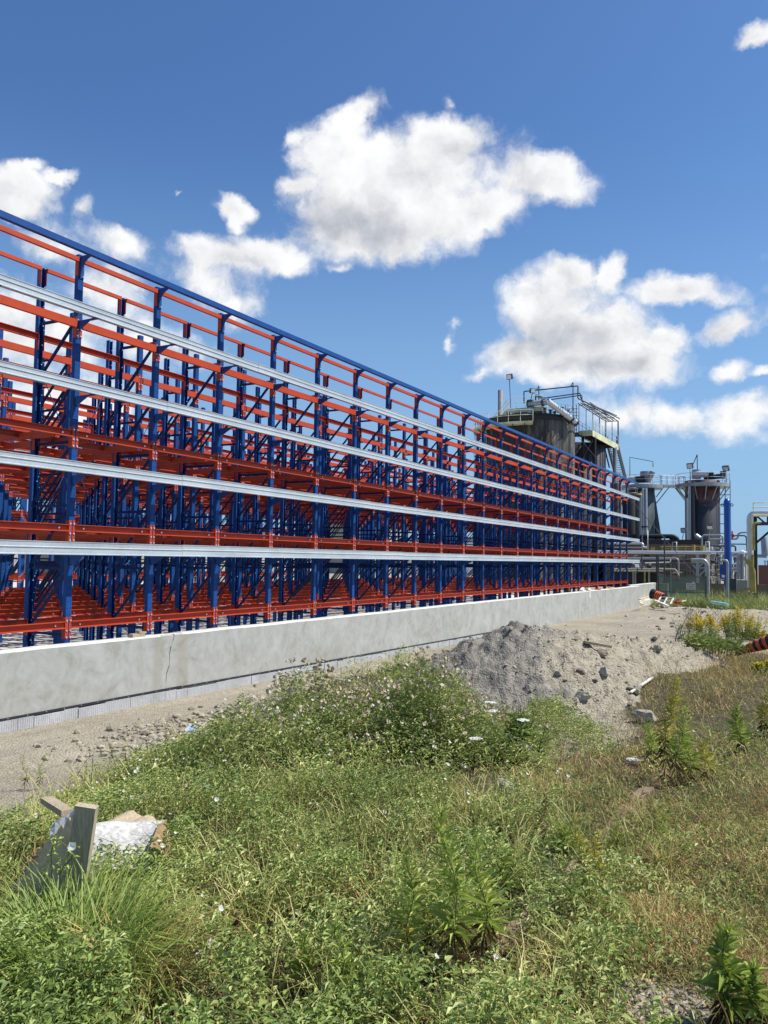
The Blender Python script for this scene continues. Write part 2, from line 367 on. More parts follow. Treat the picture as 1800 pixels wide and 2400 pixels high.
# ------------------------------------------------------------------ mesh helpers
class MB:
    def __init__(s): s.v = []; s.f = []; s.m = []; s.mats = []; s.sm = []
    def mi(s, mt):
        if mt not in s.mats: s.mats.append(mt)
        return s.mats.index(mt)
    def add(s, vs, fs, mt, smooth=False):
        k = len(s.v); s.v += [tuple(map(float, p)) for p in vs]
        i = s.mi(mt)
        for f in fs: s.f.append(tuple(a + k for a in f)); s.m.append(i); s.sm.append(smooth)
        return s
    def box(s, a, b, mt):
        x0, y0, z0 = [min(a[i], b[i]) for i in range(3)]; x1, y1, z1 = [max(a[i], b[i]) for i in range(3)]
        vs = [(x, y, z) for x in (x0, x1) for y in (y0, y1) for z in (z0, z1)]
        fs = [(0, 1, 3, 2), (4, 6, 7, 5), (0, 4, 5, 1), (2, 3, 7, 6), (0, 2, 6, 4), (1, 5, 7, 3)]
        return s.add(vs, fs, mt)
    def bar(s, p, q, w, h, mt, up=(0, 0, 1)):
        p = Vector(p); q = Vector(q); d = (q - p).normalized(); u = Vector(up)
        if abs(d.dot(u)) > .98: u = Vector((1, 0, 0))
        a = d.cross(u).normalized(); u = a.cross(d).normalized()
        vs = [c + a * (i * w / 2) + u * (j * h / 2) for c in (p, q) for i, j in ((-1, -1), (1, -1), (1, 1), (-1, 1))]
        return s.add(vs, [(3, 2, 1, 0), (4, 5, 6, 7), (0, 1, 5, 4), (1, 2, 6, 5), (2, 3, 7, 6), (3, 0, 4, 7)], mt)
    def tube(s, pts, r, mt, n=8, cap=True):
        pts = [Vector(p) for p in pts]
        rs = r if isinstance(r, (list, tuple)) else [r] * len(pts)
        vs = []; a = None
        for i, p in enumerate(pts):
            d = ((pts[min(i + 1, len(pts) - 1)] - p).normalized() + (p - pts[max(i - 1, 0)]).normalized())
            if d.length < 1e-6: d = Vector((0, 0, 1))
            d.normalize()
            if a is None:
                u = Vector((0, 0, 1)) if abs(d.z) < .9 else Vector((1, 0, 0)); a = d.cross(u).normalized()
            a = (a - d * a.dot(d)).normalized(); b = d.cross(a)
            vs += [p + (a * math.cos(2 * math.pi * k / n) + b * math.sin(2 * math.pi * k / n)) * rs[i] for k in range(n)]
        fs = [(i * n + k, i * n + (k + 1) % n, (i + 1) * n + (k + 1) % n, (i + 1) * n + k) for i in range(len(pts) - 1) for k in range(n)]
        s.add(vs, fs, mt, True)
        if cap:
            k = len(pts) - 1
            s.add(vs[:n], [tuple(range(n))[::-1]], mt); s.add(vs[k * n:], [tuple(range(n))], mt)
        return s
    def bend(s, pts, rad, r, mt, n=8, seg=5):
        """pipe through corner points with rounded elbows"""
        P = [Vector(p) for p in pts]; out = [P[0]]
        for i in range(1, len(P) - 1):
            a = (P[i - 1] - P[i]); b = (P[i + 1] - P[i]); k = min(rad, a.length * .45, b.length * .45)
            A = P[i] + a.normalized() * k; B = P[i] + b.normalized() * k
            for j in range(seg + 1):
                t = j / seg; out.append(A * (1 - t) ** 2 + P[i] * 2 * t * (1 - t) + B * t * t)
        out.append(P[-1])
        return s.tube(out, r, mt, n)
    def prism(s, poly, y0, y1, mt, axis='y'):
        n = len(poly)
        f = {'y': lambda a, b, c: (a, c, b), 'x': lambda a, b, c: (c, a, b), 'z': lambda a, b, c: (a, b, c)}[axis]
        vs = [f(a, b, y0) for a, b in poly] + [f(a, b, y1) for a, b in poly]
        fs = [tuple(range(n))[::-1], tuple(range(n, 2 * n))] + [(i, (i + 1) % n, n + (i + 1) % n, n + i) for i in range(n)]
        return s.add(vs, fs, mt)
    def lathe(s, c, prof, mt, n=32, smooth=True, rib=0, a0=0, a1=2 * math.pi):
        c = Vector(c); vs = []; full = abs(a1 - a0 - 2 * math.pi) < 1e-6
        cnt = n if full else n + 1
        for (r, z) in prof:
            for k in range(cnt):
                a = a0 + (a1 - a0) * k / n
                rr = r * (1 - (rib if k % 4 in (1, 2) else 0))
                vs.append((c.x + rr * math.cos(a), c.y + rr * math.sin(a), c.z + z))
        m_ = len(prof)
        fs = [(i * cnt + k, i * cnt + (k + 1) % cnt, (i + 1) * cnt + (k + 1) % cnt, (i + 1) * cnt + k) for i in range(m_ - 1) for k in range(n)]
        return s.add(vs, fs, mt, smooth)
    def mesh(s, name):
        me = bpy.data.meshes.new(name)
        me.from_pydata(s.v, [], s.f); 
        for t in s.mats: me.materials.append(t)
        me.polygons.foreach_set('material_index', s.m); me.polygons.foreach_set('use_smooth', s.sm)
        me.update(); return me
    def build(s, name, parent=None, loc=None):
        o = bpy.data.objects.new(name, s.mesh(name)); col.objects.link(o)
        if parent: o.parent = parent
        if loc is not None: o.location = loc
        return o

def tag(o, label, cat, group=None, kind=None):
    if label: o['label'] = label
    if cat: o['category'] = cat
    if group: o['group'] = group
    if kind: o['kind'] = kind
    return o
def thing(name, label, cat, loc=(0, 0, 0), group=None):
    o = bpy.data.objects.new(name, None); col.objects.link(o); o.location = loc
    return tag(o, label, cat, group)
def inst(name, me, parent, loc=(0, 0, 0)):
    o = bpy.data.objects.new(name, me); col.objects.link(o); o.parent = parent; o.location = loc
    return o
def at(px, py, Y):
    d = ray(px, py); p = d * (Y / d[1]); return np.array([p[0], p[1], p[2] + EYE])
def atX(px, py, X):
    d = ray(px, py); p = d * (X / d[0]); return np.array([p[0], p[1], p[2] + EYE])

def npmesh(name, V, F, mts, idx=None, smooth=False):
    """mesh from numpy arrays, F is (n,3) or (n,4)"""
    me = bpy.data.meshes.new(name); k = F.shape[1]
    me.vertices.add(len(V)); me.vertices.foreach_set('co', V.astype(np.float32).ravel())
    me.loops.add(F.size); me.loops.foreach_set('vertex_index', F.astype(np.int32).ravel())
    me.polygons.add(len(F)); me.polygons.foreach_set('loop_start', np.arange(0, F.size, k, dtype=np.int32))
    try: me.polygons.foreach_set('loop_total', np.full(len(F), k, dtype=np.int32))
    except Exception: pass
    for t in mts: me.materials.append(t)
    if idx is not None: me.polygons.foreach_set('material_index', idx.astype(np.int32))
    me.polygons.foreach_set('use_smooth', np.full(len(F), smooth))
    me.update(calc_edges=True)
    return me

# ------------------------------------------------------------------ terrain
_perm = np.random.default_rng(3).random((256, 256))
def vnoise(x, y):
    xi = np.floor(x).astype(int); yi = np.floor(y).astype(int); fx = x - xi; fy = y - yi
    fx = fx * fx * (3 - 2 * fx); fy = fy * fy * (3 - 2 * fy)
    g = lambda i, j: _perm[(xi + i) & 255, (yi + j) & 255]
    return (g(0, 0) * (1 - fx) + g(1, 0) * fx) * (1 - fy) + (g(0, 1) * (1 - fx) + g(1, 1) * fx) * fy
def fbm(x, y, o=4, g=.5):
    s = 0; a = 1; t = 0
    for i in range(o):
        s = s + a * vnoise(x * 2 ** i + 17.3 * i, y * 2 ** i - 9.1 * i); t += a; a *= g
    return s / t
def sst(v, lo, hi):
    t = np.clip((v - lo) / (hi - lo), 0, 1); return t * t * (3 - 2 * t)
FOOT_Y = [-60, 0, 6, 9.7, 12, 14, 17, 21, 25, 30, 40, 60]
FOOT_X = [-6.6, -6.9, -7.5, -7.5, -7.1, -6.5, -5.6, -3.6, -1.2, 3, 14, 50]
def seg_d(x, y, a, b):
    ax, ay = a[:2]; bx, by = b[:2]
    t = np.clip(((x - ax) * (bx - ax) + (y - ay) * (by - ay)) / ((bx - ax) ** 2 + (by - ay) ** 2), 0, 1)
    return np.hypot(x - ax - t * (bx - ax), y - ay - t * (by - ay)), t
def parts_of_ground(x, y):
    x = np.asarray(x, float); y = np.asarray(y, float)
    road = -0.0045 * np.clip(y - 7, 0, 45)
    edge = np.interp(y, FOOT_Y, FOOT_X) + (fbm(x * .6, y * .6, 3) - .5) * 1.2
    w = np.interp(y, [0, 6, 9, 12, 16, 25, 40], [4.4, 3.8, 2.0, 1.3, 1.6, 4, 8])
    t = sst((x - edge) / w, 0, 1)
    H = np.interp(y, [-5, 8, 14, 18, 24, 32], [.75, .66, .58, .42, .22, .05])
    bank = H * t + t * (fbm(x * .9, y * .9, 3) - .5) * .16
    berm = (.10 * np.exp(-((x - edge - 1.3) / .7) ** 2) + .17 * np.exp(-((x - edge - .15) / .55) ** 2) * (.5 + fbm(x * 2.5, y * 2.5, 3))) * sst(y, 7, 9.5) * (1 - sst(y, 13, 15))
    d, tt = seg_d(x, y, (-4.3, 12.3), (-2.5, 16.0))
    d = d * (1 + .28 * (fbm(x * .8 + 5, y * .8, 3) - .5))
    top = 1.46 - .50 * tt ** .8
    mound = top - .50 * np.sqrt(d * d + .04) - .02
    d2, t2 = seg_d(x, y, (-4.3, 12.3), (-4.3, 12.5))
    peak = 1.40 - .75 * np.sqrt(d2 * d2 + .05)
    mound = np.maximum(mound, peak)
    dip = np.exp(-(((x + 3.1) / 2.0) ** 2 + ((y - 10.3) / 2.4) ** 2))
    skirt = 1.25 - np.hypot((x + 3.15 + .12 * (y - 9.3)) / 1.25, (y - 9.3) / 2.6)
    base = road + bank + berm - .30 * dip * t
    k = .08
    def smax(a, b): 
        h = np.clip(.5 + .5 * (a - b) / k, 0, 1); return b * (1 - h) + a * h + k * h * (1 - h)
    z = smax(base, mound)
    mm = sst(mound - base, -.02, .12)
    # clods and stones pushed up in the heap
    lump = (np.abs(fbm(x * 3.4, y * 3.4, 4, .6) - .5) * .24 + (fbm(x * 8, y * 8, 4, .65) - .5) * .24)
    z = z + mm * lump + (1 - mm) * t * (fbm(x * 6, y * 6, 2) - .5) * .03
    # far lean-to of rubble at the end of the road
    cen = (edge - 9.6) / 2 - .1
    for off_ in (-.85, .75): z = z - (1 - t) * .045 * np.exp(-((x - cen - off_ - .15 * (fbm(y * .3 + off_, x * 0, 2) - .5)) / .16) ** 2) * sst(x, -9.5, -9.2)
    rub = np.exp(-((y - 44.5) / 1.6) ** 2) * sst(x, -9.4, -8.4) * (1 - sst(x, -1, 6))
    z = z + rub * (.12 + .22 * fbm(x * 2, y * 2, 3))
    z = z + (1 - t) * (fbm(x * .35, y * .35, 3) - .5) * .05 * sst(x, -9.3, -8.6)
    skm = sst(skirt, 0, .5)
    z = z + skm * (1 - mm) * (fbm(x * 5 + 3, y * 5, 3) - .5) * .10
    slab = 1 - sst(x, -9.75, -9.65)
    z = z * (1 - slab * sst(y, 40, 90)) - slab * .0
    return z, t, mm, skm, rub, berm
def ground_z(x, y): return parts_of_ground(x, y)[0]
def ground_at(px, py):
    """where the line of sight through this photo point meets the ground"""
    d = ray(px, py); s = np.linspace(1.5, 90, 6000); P = d[None, :] * s[:, None]
    z = ground_z(P[:, 0], P[:, 1]); k = np.argmax(P[:, 2] + EYE < z)
    if k == 0: k = len(s) - 1
    return np.array([P[k, 0], P[k, 1], z[k]])

def build_ground():
    va = math.atan2(FW[0], FW[1])
    A = np.concatenate([np.linspace(-R(38), R(38), 560), np.linspace(R(38), 2 * math.pi - R(38), 90)[1:-1]])
    rr = [0.0]
    r = .6
    while r < 70: rr.append(r); r *= (1.0055 if 8.5 < r < 17 else 1.0105)
    while r < 3500: rr.append(r); r *= 1.12
    rr = np.array(rr[1:])
    AA, RR = np.meshgrid(A, rr)
    X = RR * np.sin(va + AA); Y = RR * np.cos(va + AA)
    z, t, mm, sk, rub, berm = parts_of_ground(X, Y)
    V = np.stack([X.ravel(), Y.ravel(), z.ravel()], 1)
    c = np.array([[0, 0, float(ground_z(0, 0))]])
    n = len(A); mrow = len(rr)
    i, j = np.meshgrid(np.arange(mrow - 1), np.arange(n), indexing='ij')
    j2 = (j + 1) % n
    F = np.stack([i * n + j, (i + 1) * n + j, (i + 1) * n + j2, i * n + j2], -1).reshape(-1, 4)
    V = np.concatenate([V, c]); k = len(V) - 1
    fan = np.stack([np.arange(n), (np.arange(n) + 1) % n, np.full(n, k), np.full(n, k)], 1)
    me = npmesh('ground', V, F[:, ::-1], [M_ground], smooth=True)
    o = bpy.data.objects.new('ground', me); col.objects.link(o); o['kind'] = 'structure'
    def attr(nm, a):
        at_ = me.attributes.new(nm, 'FLOAT', 'POINT'); at_.data.foreach_set('value', np.concatenate([a.ravel(), [a.ravel()[0]]]).astype(np.float32))
    attr('bank', t); attr('heap', np.maximum(mm, rub)); attr('skirt', sk)
    attr('slab', 1 - sst(X, -10.2, -9.9))
    return o
def gmat(t, b, obj):
    def A(nm):
        a = t.n('ShaderNodeAttribute'); a.attribute_name = nm; return a.outputs['Fac']
    n1 = t.noise(obj, .5, 6, .6); n2 = t.noise(obj, 5, 6, .65); n3 = t.noise(obj, 38, 5, .7)
    vo = t.n('ShaderNodeTexVoronoi'); t.put(vo.inputs['Vector'], obj); vo.inputs['Scale'].default_value = 34
    v2 = t.n('ShaderNodeTexVoronoi'); t.put(v2.inputs['Vector'], obj); v2.inputs['Scale'].default_value = 11
    # packed gravel road: tan, with wheel drifts and grey patches
    f = t.math('ADD', t.math('MULTIPLY', n1, .5), t.math('ADD', t.math('MULTIPLY', n2, .3), t.math('MULTIPLY', n3, .2)))
    road = t.ramp(f, [(.34, (.20, .165, .115)), (.46, (.32, .27, .19)), (.55, (.41, .35, .25)), (.66, (.50, .43, .32))])
    stv = t.vmath('MULTIPLY', obj, (2.2, .22, 1))
    trk = t.smooth(t.noise(stv, 1.0, 4, .6), .48, .66)
    road = t.mix(t.math('MULTIPLY', trk, .45), road, (.22, .20, .165))
    cell = t.ramp(vo.outputs['Color'], [(0, (.16, .145, .12)), (.5, (.32, .29, .23)), (1, (.52, .49, .42))])
    road = t.mix(.38, road, cell)
    # heap: grey crusher run on the left, pale clay elsewhere
    sx_ = t.n('ShaderNodeSeparateXYZ'); t.put(sx_.inputs[0], obj)
    left = t.math('ADD', t.math('MULTIPLY', sx_.outputs[0], .42), t.math('MULTIPLY', sx_.outputs[1], .10))
    g = t.smooth(t.math('ADD', t.noise(obj, 1.3, 5, .6, .8), t.math('ADD', left, .16)), .22, .50)
    grey = t.ramp(t.math('ADD', t.math('MULTIPLY', n2, .5), t.math('MULTIPLY', n3, .5)), [(.3, (.095, .09, .083)), (.5, (.20, .19, .17)), (.7, (.34, .32, .28))])
    clay = t.ramp(t.math('ADD', t.math('MULTIPLY', n2, .55), t.math('MULTIPLY', n3, .45)), [(.3, (.20, .17, .12)), (.5, (.37, .325, .24)), (.7, (.52, .465, .36))])
    cell2 = t.ramp(v2.outputs['Color'], [(0, (.14, .12, .09)), (.5, (.33, .29, .22)), (1, (.50, .46, .37))])
    heap = t.mix(.3, t.mix(g, grey, clay), cell2)
    soil = t.ramp(n2, [(.3, (.045, .040, .022)), (.55, (.10, .085, .05)), (.75, (.17, .14, .085))])
    bk = t.smooth(t.math('ADD', A('bank'), t.math('MULTIPLY', t.math('SUBTRACT', n2, .5), .6)), .25, .62)
    c = t.mix(bk, road, soil)
    c = t.mix(t.smooth(t.math('ADD', A('skirt'), t.math('MULTIPLY', t.math('SUBTRACT', n2, .5), .9)), .35, .75), c, heap)
    c = t.mix(t.smooth(t.math('ADD', A('heap'), t.math('MULTIPLY', t.math('SUBTRACT', n2, .5), .5)), .3, .6), c, heap)
    t.put(b.inputs['Base Color'], c)
    bn = t.n('ShaderNodeBump'); bn.inputs['Strength'].default_value = .9; bn.inputs['Distance'].default_value = .05
    h = t.math('ADD', t.math('MULTIPLY', vo.outputs['Distance'], -.5), t.math('ADD', n2, t.math('MULTIPLY', n3, .6)))
    t.put(bn.inputs['Height'], h); t.put(b.inputs['Normal'], bn.outputs[0])
M_ground = mat('earth_and_gravel', (.3, .27, .2), .95, spec=.2, build=gmat)
build_ground()

# concrete yard under the racks, a sheet a few centimetres above the earth
M_slab = mat('pale_floor_slab', (.50, .49, .45), .85, var=.18, vscale=.4, bump=.2)
o = MB().box((-60, -30, -.3), (-9.8, 56, .10), M_slab).build('paved_yard'); o['kind'] = 'structure'

# ------------------------------------------------------------------ concrete retaining wall
wallT = thing('concrete_wall', 'long low cast concrete wall with an open crack, running along the foot of the racks', 'wall', (-9.6, 0, 0))
def wpanel(y0, y1, z0, z1, x=0.0, n=40):
    b = MB(); ys = np.linspace(y0, y1, n + 1)
    top = [z1 + (float(fbm(y * 1.3, 2.0, 3)) - .5) * .02 for y in ys]
    for i in range(n):
        a, c = ys[i], ys[i + 1]
        b.add([(x, a, z0), (x, c, z0), (x, c, top[i + 1] - .025), (x, a, top[i] - .025), (x - .03, a, top[i]), (x - .03, c, top[i + 1])],
              [(0, 1, 2, 3)], M_conc)
        b.add([(x, a, top[i] - .025), (x, c, top[i + 1] - .025), (x - .03, c, top[i + 1]), (x - .03, a, top[i]), (x - .2, c, top[i + 1]), (x - .2, a, top[i])],
              [(0, 1, 2, 3), (3, 2, 4, 5)], M_conc_edge)
        b.add([(x - .2, a, z0), (x - .2, c, z0), (x - .2, c, top[i + 1]), (x - .2, a, top[i])], [(3, 2, 1, 0)], M_conc)
    for yy, i in ((y0, 0), (y1, n)):
        b.add([(x, yy, z0), (x - .2, yy, z0), (x - .2, yy, top[i]), (x - .03, yy, top[i]), (x, yy, top[i] - .025)], [(0, 1, 2, 3, 4) if yy == y0 else (4, 3, 2, 1, 0)], M_conc)
    return b
WY = [(-8, 10.10), (10.10, 39.6), (39.62, 47.5)]
# the crack is a real open joint between two pours, zigzagging
b1 = wpanel(-8, 9.9, .185, 1.062); b1.build('wall_panel', wallT)
b2 = wpanel(10.4, 39.6, -.2, 1.066, n=70); b2.build('wall_panel', wallT)
b3 = wpanel(39.612, 47.5, -.25, 1.060); b3.build('wall_panel', wallT)
zz = [.185, .30, .42, .55, .63, .74, .86, .95, 1.04]
cy = [10.03, 10.035, 10.04, 10.10, 10.105, 10.10, 10.125, 10.17, 10.20]
b = MB()
for i in range(len(zz) - 1):
    g = .0022 + .0030 * (i % 3)
    b.add([(0, 9.9, zz[i]), (0, cy[i] - g, zz[i]), (0, cy[i + 1] - g, zz[i + 1]), (0, 9.9, zz[i + 1])], [(0, 1, 2, 3)], M_conc)
    b.add([(0, cy[i] - g, zz[i]), (-.2, cy[i] - g, zz[i]), (-.2, cy[i + 1] - g, zz[i + 1]), (0, cy[i + 1] - g, zz[i + 1])], [(0, 1, 2, 3)], M_conc)
    b.add([(0, cy[i] + g, zz[i]), (0, 10.4, zz[i]), (0, 10.4, zz[i + 1]), (0, cy[i + 1] + g, zz[i + 1])], [(0, 1, 2, 3)], M_conc)
b.box((-.2, 9.9, .19), (-.12, 10.4, 1.035), M_conc)
b.box((-.2, 9.9, 1.04), (-.001, 10.17, 1.058), M_conc_edge); b.box((-.2, 10.20, 1.04), (-.001, 10.4, 1.058), M_conc_edge)
o = b.build('wall_panel', wallT); o['label'] = 'cracked joint piece between two pours of the wall'
b = MB(); ys = np.arange(-8, 26.01, .25)
for i in range(len(ys) - 1):
    za = .172 - .006 * (ys[i] > 0) * 0 + (random.random() - .5) * .01
    drop = -.0065 * max(0, ys[i] - 9); 
    b.box((0.0, ys[i], .155 + drop), (.022, ys[i + 1] + .004, .185 + drop), M_black)
for y in np.arange(-7.9, 24, .3): b.box((.022, y, .168 - .0065 * max(0, y - 9)), (.027, y + .012, .178 - .0065 * max(0, y - 9)), M_bolt)
b.build('membrane_strip', wallT)
b = MB()
for i in range(len(ys) - 1):
    if ys[i] > 23.5: break
    drop = -.0065 * max(0, ys[i] - 9); k = (float(fbm(ys[i] * 2.1, 3.3, 3)) - .5)
    b.box((-.02, ys[i], -.25), (.035 + k * .05, ys[i + 1] + .002, .150 + drop - max(0, k) * .10), M_foot)
b.build('footing_strip', wallT)
w2 = tag(wpanel(48.6, 56.5, -.35, 1.05, n=12).build('concrete_wall', loc=(-10.35, 0, 0)), 'short speckled length of concrete wall past the end of the long wall, behind the barrel', 'wall')
w3 = thing('concrete_wall', 'dark end face of concrete wall beside the green mesh fence', 'wall', (-10.2, 56.5, 0))
MB().box((-.2, 0, -.4), (.6, .35, 1.02), M_tan).build('end_block', w3)

# ------------------------------------------------------------------ pallet racks
X0 = -10.05; S = 1.6559; Y00 = 8.4159 - 1.6559; NP = 25; PITCH = 2.1; DEP = .95; NR = 14
LZ = [1.30, 2.755, 4.185, 5.88]; L5 = 6.88
HZ = [6.00, 5.04, 4.07, 3.10, 2.14, 1.15]
def cpost(top, base=.1, near=True):
    """C section upright: web on the +X face, flanges behind"""
    b = MB(); h = .05
    b.box((-.006, -h, base), (0, h, top), M_post)
    b.box((-.075, -h, base), (-.006, -h + .006, top), M_post); b.box((-.075, h - .006, base), (-.006, h, top), M_post)
    b.box((-.075, -h + .006, base), (-.069, -h + .022, top), M_post); b.box((-.075, h - .022, base), (-.069, h - .006, top), M_post)
    b.box((-.11, -.08, base - .0), (.03, .08, base + .012), M_blue)
    return b
def rpost(top, base=.1):
    b = MB(); h = .05
    b.box((-.075, -h, base), (-.069, h, top), M_post)
    b.box((-.069, -h, base), (0, -h + .006, top), M_post); b.box((-.069, h - .006, base), (0, h, top), M_post)
    b.box((-.006, -h + .006, base), (0, -h + .028, top), M_post)
    for z in np.arange(base + .6, top, .31):
        b.box((-.012, h - .022, z), (.004, h - .008, z + .016), M_bolt)
    b.box((-.11, -.08, base), (.03, .08, base + .012), M_blue)
    return b
def hbrace(z):
    b = MB(); b.box((-.90, -.022, z - .02), (-.07, -.018, z + .02), M_brace); b.box((-.90, -.018, z - .02), (-.07, .018, z - .016), M_brace); return b
def dbrace(z0, z1): return MB().bar((-.90, 0, z0 + .05), (-.08, 0, z1 - .05), .036, .036, M_brace)
me_front0 = cpost(6.965).mesh('front_post'); me_front = cpost(6.80).mesh('front_post')
me_rear0 = rpost(6.93).mesh('rear_post'); me_rear = rpost(6.80).mesh('rear_post')
me_h = hbrace(0).mesh('horizontal_brace'); me_d = dbrace(0, .97).mesh('diagonal_brace')
def mergemb(parts):
    r = MB()
    for p, off in parts:
        for mt in p.mats:
            mi = p.mats.index(mt); fs = [f for f, m_ in zip(p.f, p.m) if m_ == mi]
            used = sorted({i for f in fs for i in f}); mp = {u: k for k, u in enumerate(used)}
            r.add([(p.v[u][0] + off[0], p.v[u][1] + off[1], p.v[u][2] + off[2]) for u in used], [tuple(mp[i] for i in f) for f in fs], mt)
    return r
me_frame_deep = mergemb([(cpost(6.80), (0, 0, 0)), (rpost(6.80), (-DEP + .075, 0, 0))] + [(hbrace(z), (0, 0, 0)) for z in HZ] + [(dbrace(HZ[i + 1], HZ[i]), (0, 0, 0)) for i in range(5)]).mesh('upright_frame')

def beam_open(l, h=.105, d=.05):
    b = MB(); a = .055; y0, y1 = a, l - a
    b.box((-.006 - .02, y0, -h / 2), (-.02, y1, h / 2), M_orange)
    b.box((-.02, y0, h / 2 - .008), (.03, y1, h / 2), M_orange)
    b.box((-.02, y0, -h / 2), (.036, y1, -h / 2 + .008), M_orange)
    b.box((.028, y0, -h / 2 + .008), (.036, y1, -h / 2 + .016), M_orange)
    for y in (y0 + .17, y1 - .17): b.tube([(-.02, y, 0), (.0, y, 0)], .014, M_bolt, 8)
    return b
def beam_box(l, h=.12):
    a = .055; return MB().box((-.03, a, -h / 2), (.025, l - a, h / 2), M_orange)
def connector(side):
    """L shaped end plate: strip on the post face plus a cheek, with bolts; side +1 at the start of a beam"""
    b = MB(); y0 = .012 if side > 0 else -.055; y1 = y0 + .043
    b.box((.001, y0, -.21), (.008, y1, .115), M_orange)
    yc = .050 if side > 0 else -.055
    b.box((-.07, yc, -.21), (.008, yc + .005, .115), M_orange)
    ym = y0 + .0215
    for z in (-.185, -.085, .065): b.tube([(.008, ym, z), (.02, ym, z)], .013, M_bolt, 6)
    for z in (-.15, -.115, -.05, -.015, .02, .095): b.tube([(.0075, ym, z), (.0087, ym, z)], .0075, M_soot, 6)
    return b
L = S
me_bo = beam_open(L).mesh('shelf_beam'); me_bb = beam_box(L).mesh('shelf_beam')
me_c0 = connector(1).mesh('connector'); me_c1 = connector(-1).mesh('connector')
me_tb = mergemb([(MB().box((-.03, .055, -.035), (.02, L - .055, .035), M_orange), (0, 0, 0))]).mesh('top_beam')
def tconn(side):
    y0 = .012 if side > 0 else -.052
    return MB().box((.001, y0, -.25), (.006, y0 + .04, .04), M_orange).box((-.07, .050 if side > 0 else -.055, -.25), (.004, .055 if side > 0 else -.050, .04), M_orange)
me_tc0 = tconn(1).mesh('connector'); me_tc1 = tconn(-1).mesh('connector')
me_deep_o = mergemb([(beam_open(L), (0, 0, 0)), (connector(1), (0, 0, 0)), (connector(-1), (0, L, 0))]).mesh('shelf_beam')
me_deep_b = mergemb([(beam_box(L), (0, 0, 0)), (connector(1), (0, 0, 0)), (connector(-1), (0, L, 0))]).mesh('shelf_beam')
def rear_beam_mb():
    a = .055; b = MB(); b.box((-.03, a, -.05), (-.024, L - a, .05), M_orange); b.box((-.024, a, .043), (.02, L - a, .05), M_orange); b.box((-.024, a, -.05), (.02, L - a, -.043), M_orange)
    b.box((-.06, .05, -.2), (.0, .055, .06), M_orange); b.box((-.06, L - .055, -.2), (0, L - .05, .06), M_orange)
    return b
me_rb = rear_beam_mb().mesh('rear_beam')
me_rt = mergemb([(MB().box((-.03, .055, -.03), (.015, L - .055, .03), M_orange).box((-.06, .05, -.25), (0, .055, .03), M_orange).box((-.06, L - .055, -.25), (0, L - .05, .03), M_orange), (0, 0, 0))]).mesh('rear_top_beam')
def drail():
    b = MB(); b.box((-PITCH, -.004, -.05), (0, 0, .05), M_orange); b.box((-PITCH, 0, -.05), (0, .05, -.044), M_orange); b.box((-PITCH, 0, .044), (0, .03, .05), M_orange)
    return b
me_dr = drail().mesh('depth_rail')
me_x = mergemb([(MB().tube([(-.90, .06, 2.80), (-.90, L - .06, 5.75)], .009, M_blue, 5).tube([(-.90, L - .06, 2.80), (-.90, .06, 5.75)], .009, M_blue, 5).tube([(-.90, .06, 1.3), (-.90, L - .06, 2.7)], .009, M_blue, 5), (0, 0, 0))]).mesh('cross_rods')
ORD = ['front', 'second', 'third', 'fourth', 'fifth', 'sixth', 'seventh', 'eighth', 'ninth', 'tenth', 'eleventh', 'twelfth', 'thirteenth', 'rearmost']
rows = []
KS = [0, 1, 2, 3, 4, 5, 10, 11, 12, 13]      # a wide aisle separates the two blocks
for k in KS:
    if k >= 10: lab = '%s row of blue and orange racking in the distant block beyond the aisle' % ['first', 'second', 'third', 'farthest'][k - 10]
    elif k == 0: lab = 'front row of blue and orange racking beside the concrete wall, carrying silver wall girts'
    else: lab = '%s row of blue and orange racking counted back from the concrete wall' % ORD[k]
    T = thing('pallet_rack', lab, 'rack', (X0 - PITCH * k, Y00, 0), 'parallel rows of tall pallet racking')
    rows.append(T)
    for i in range(NP):
        y = i * S
        if k < 2:
            f = inst('upright_frame', me_front0 if k == 0 else me_front, T, (0, y, 0))
            inst('rear_post', me_rear0 if k == 0 else me_rear, f, (-DEP + .075, 0, 0))
            for z in HZ: inst('horizontal_brace', me_h, f, (0, 0, z))
            for j in range(5): inst('diagonal_brace', me_d, f, (0, 0, HZ[j + 1]))
        else:
            inst('upright_frame', me_frame_deep, T, (0, y, 0))
        if i == NP - 1: break
        for li, z in enumerate(LZ):
            if k < 2:
                bm_ = inst('shelf_beam', me_bb if li == 3 else me_bo, T, (0, y, z))
                inst('connector', me_c0, bm_); inst('connector', me_c1, bm_, (0, L, 0))
            else:
                inst('shelf_beam', me_deep_b if li == 3 else me_deep_o, T, (0, y, z))
            inst('rear_beam', me_rb, T, (-DEP + .10, y, z - .10 * (li == 3)))
        if k == 0:
            bm_ = inst('top_beam', me_tb, T, (0, y, L5)); inst('connector', me_tc0, bm_); inst('connector', me_tc1, bm_, (0, L, 0))
            inst('rear_top_beam', me_rt, T, (-DEP + .10, y, L5 - .0))
        if k > 0 and (i + 2 * k) % 4 == 0: inst('cross_rods', me_x, T, (0, y, 0))
        for li in (1, 2):
            for fy in (.30, L - .35):
                inst('depth_rail', me_dr, T, (-.035, y + fy, LZ[li] - .03 - .02 * (li == 1)))
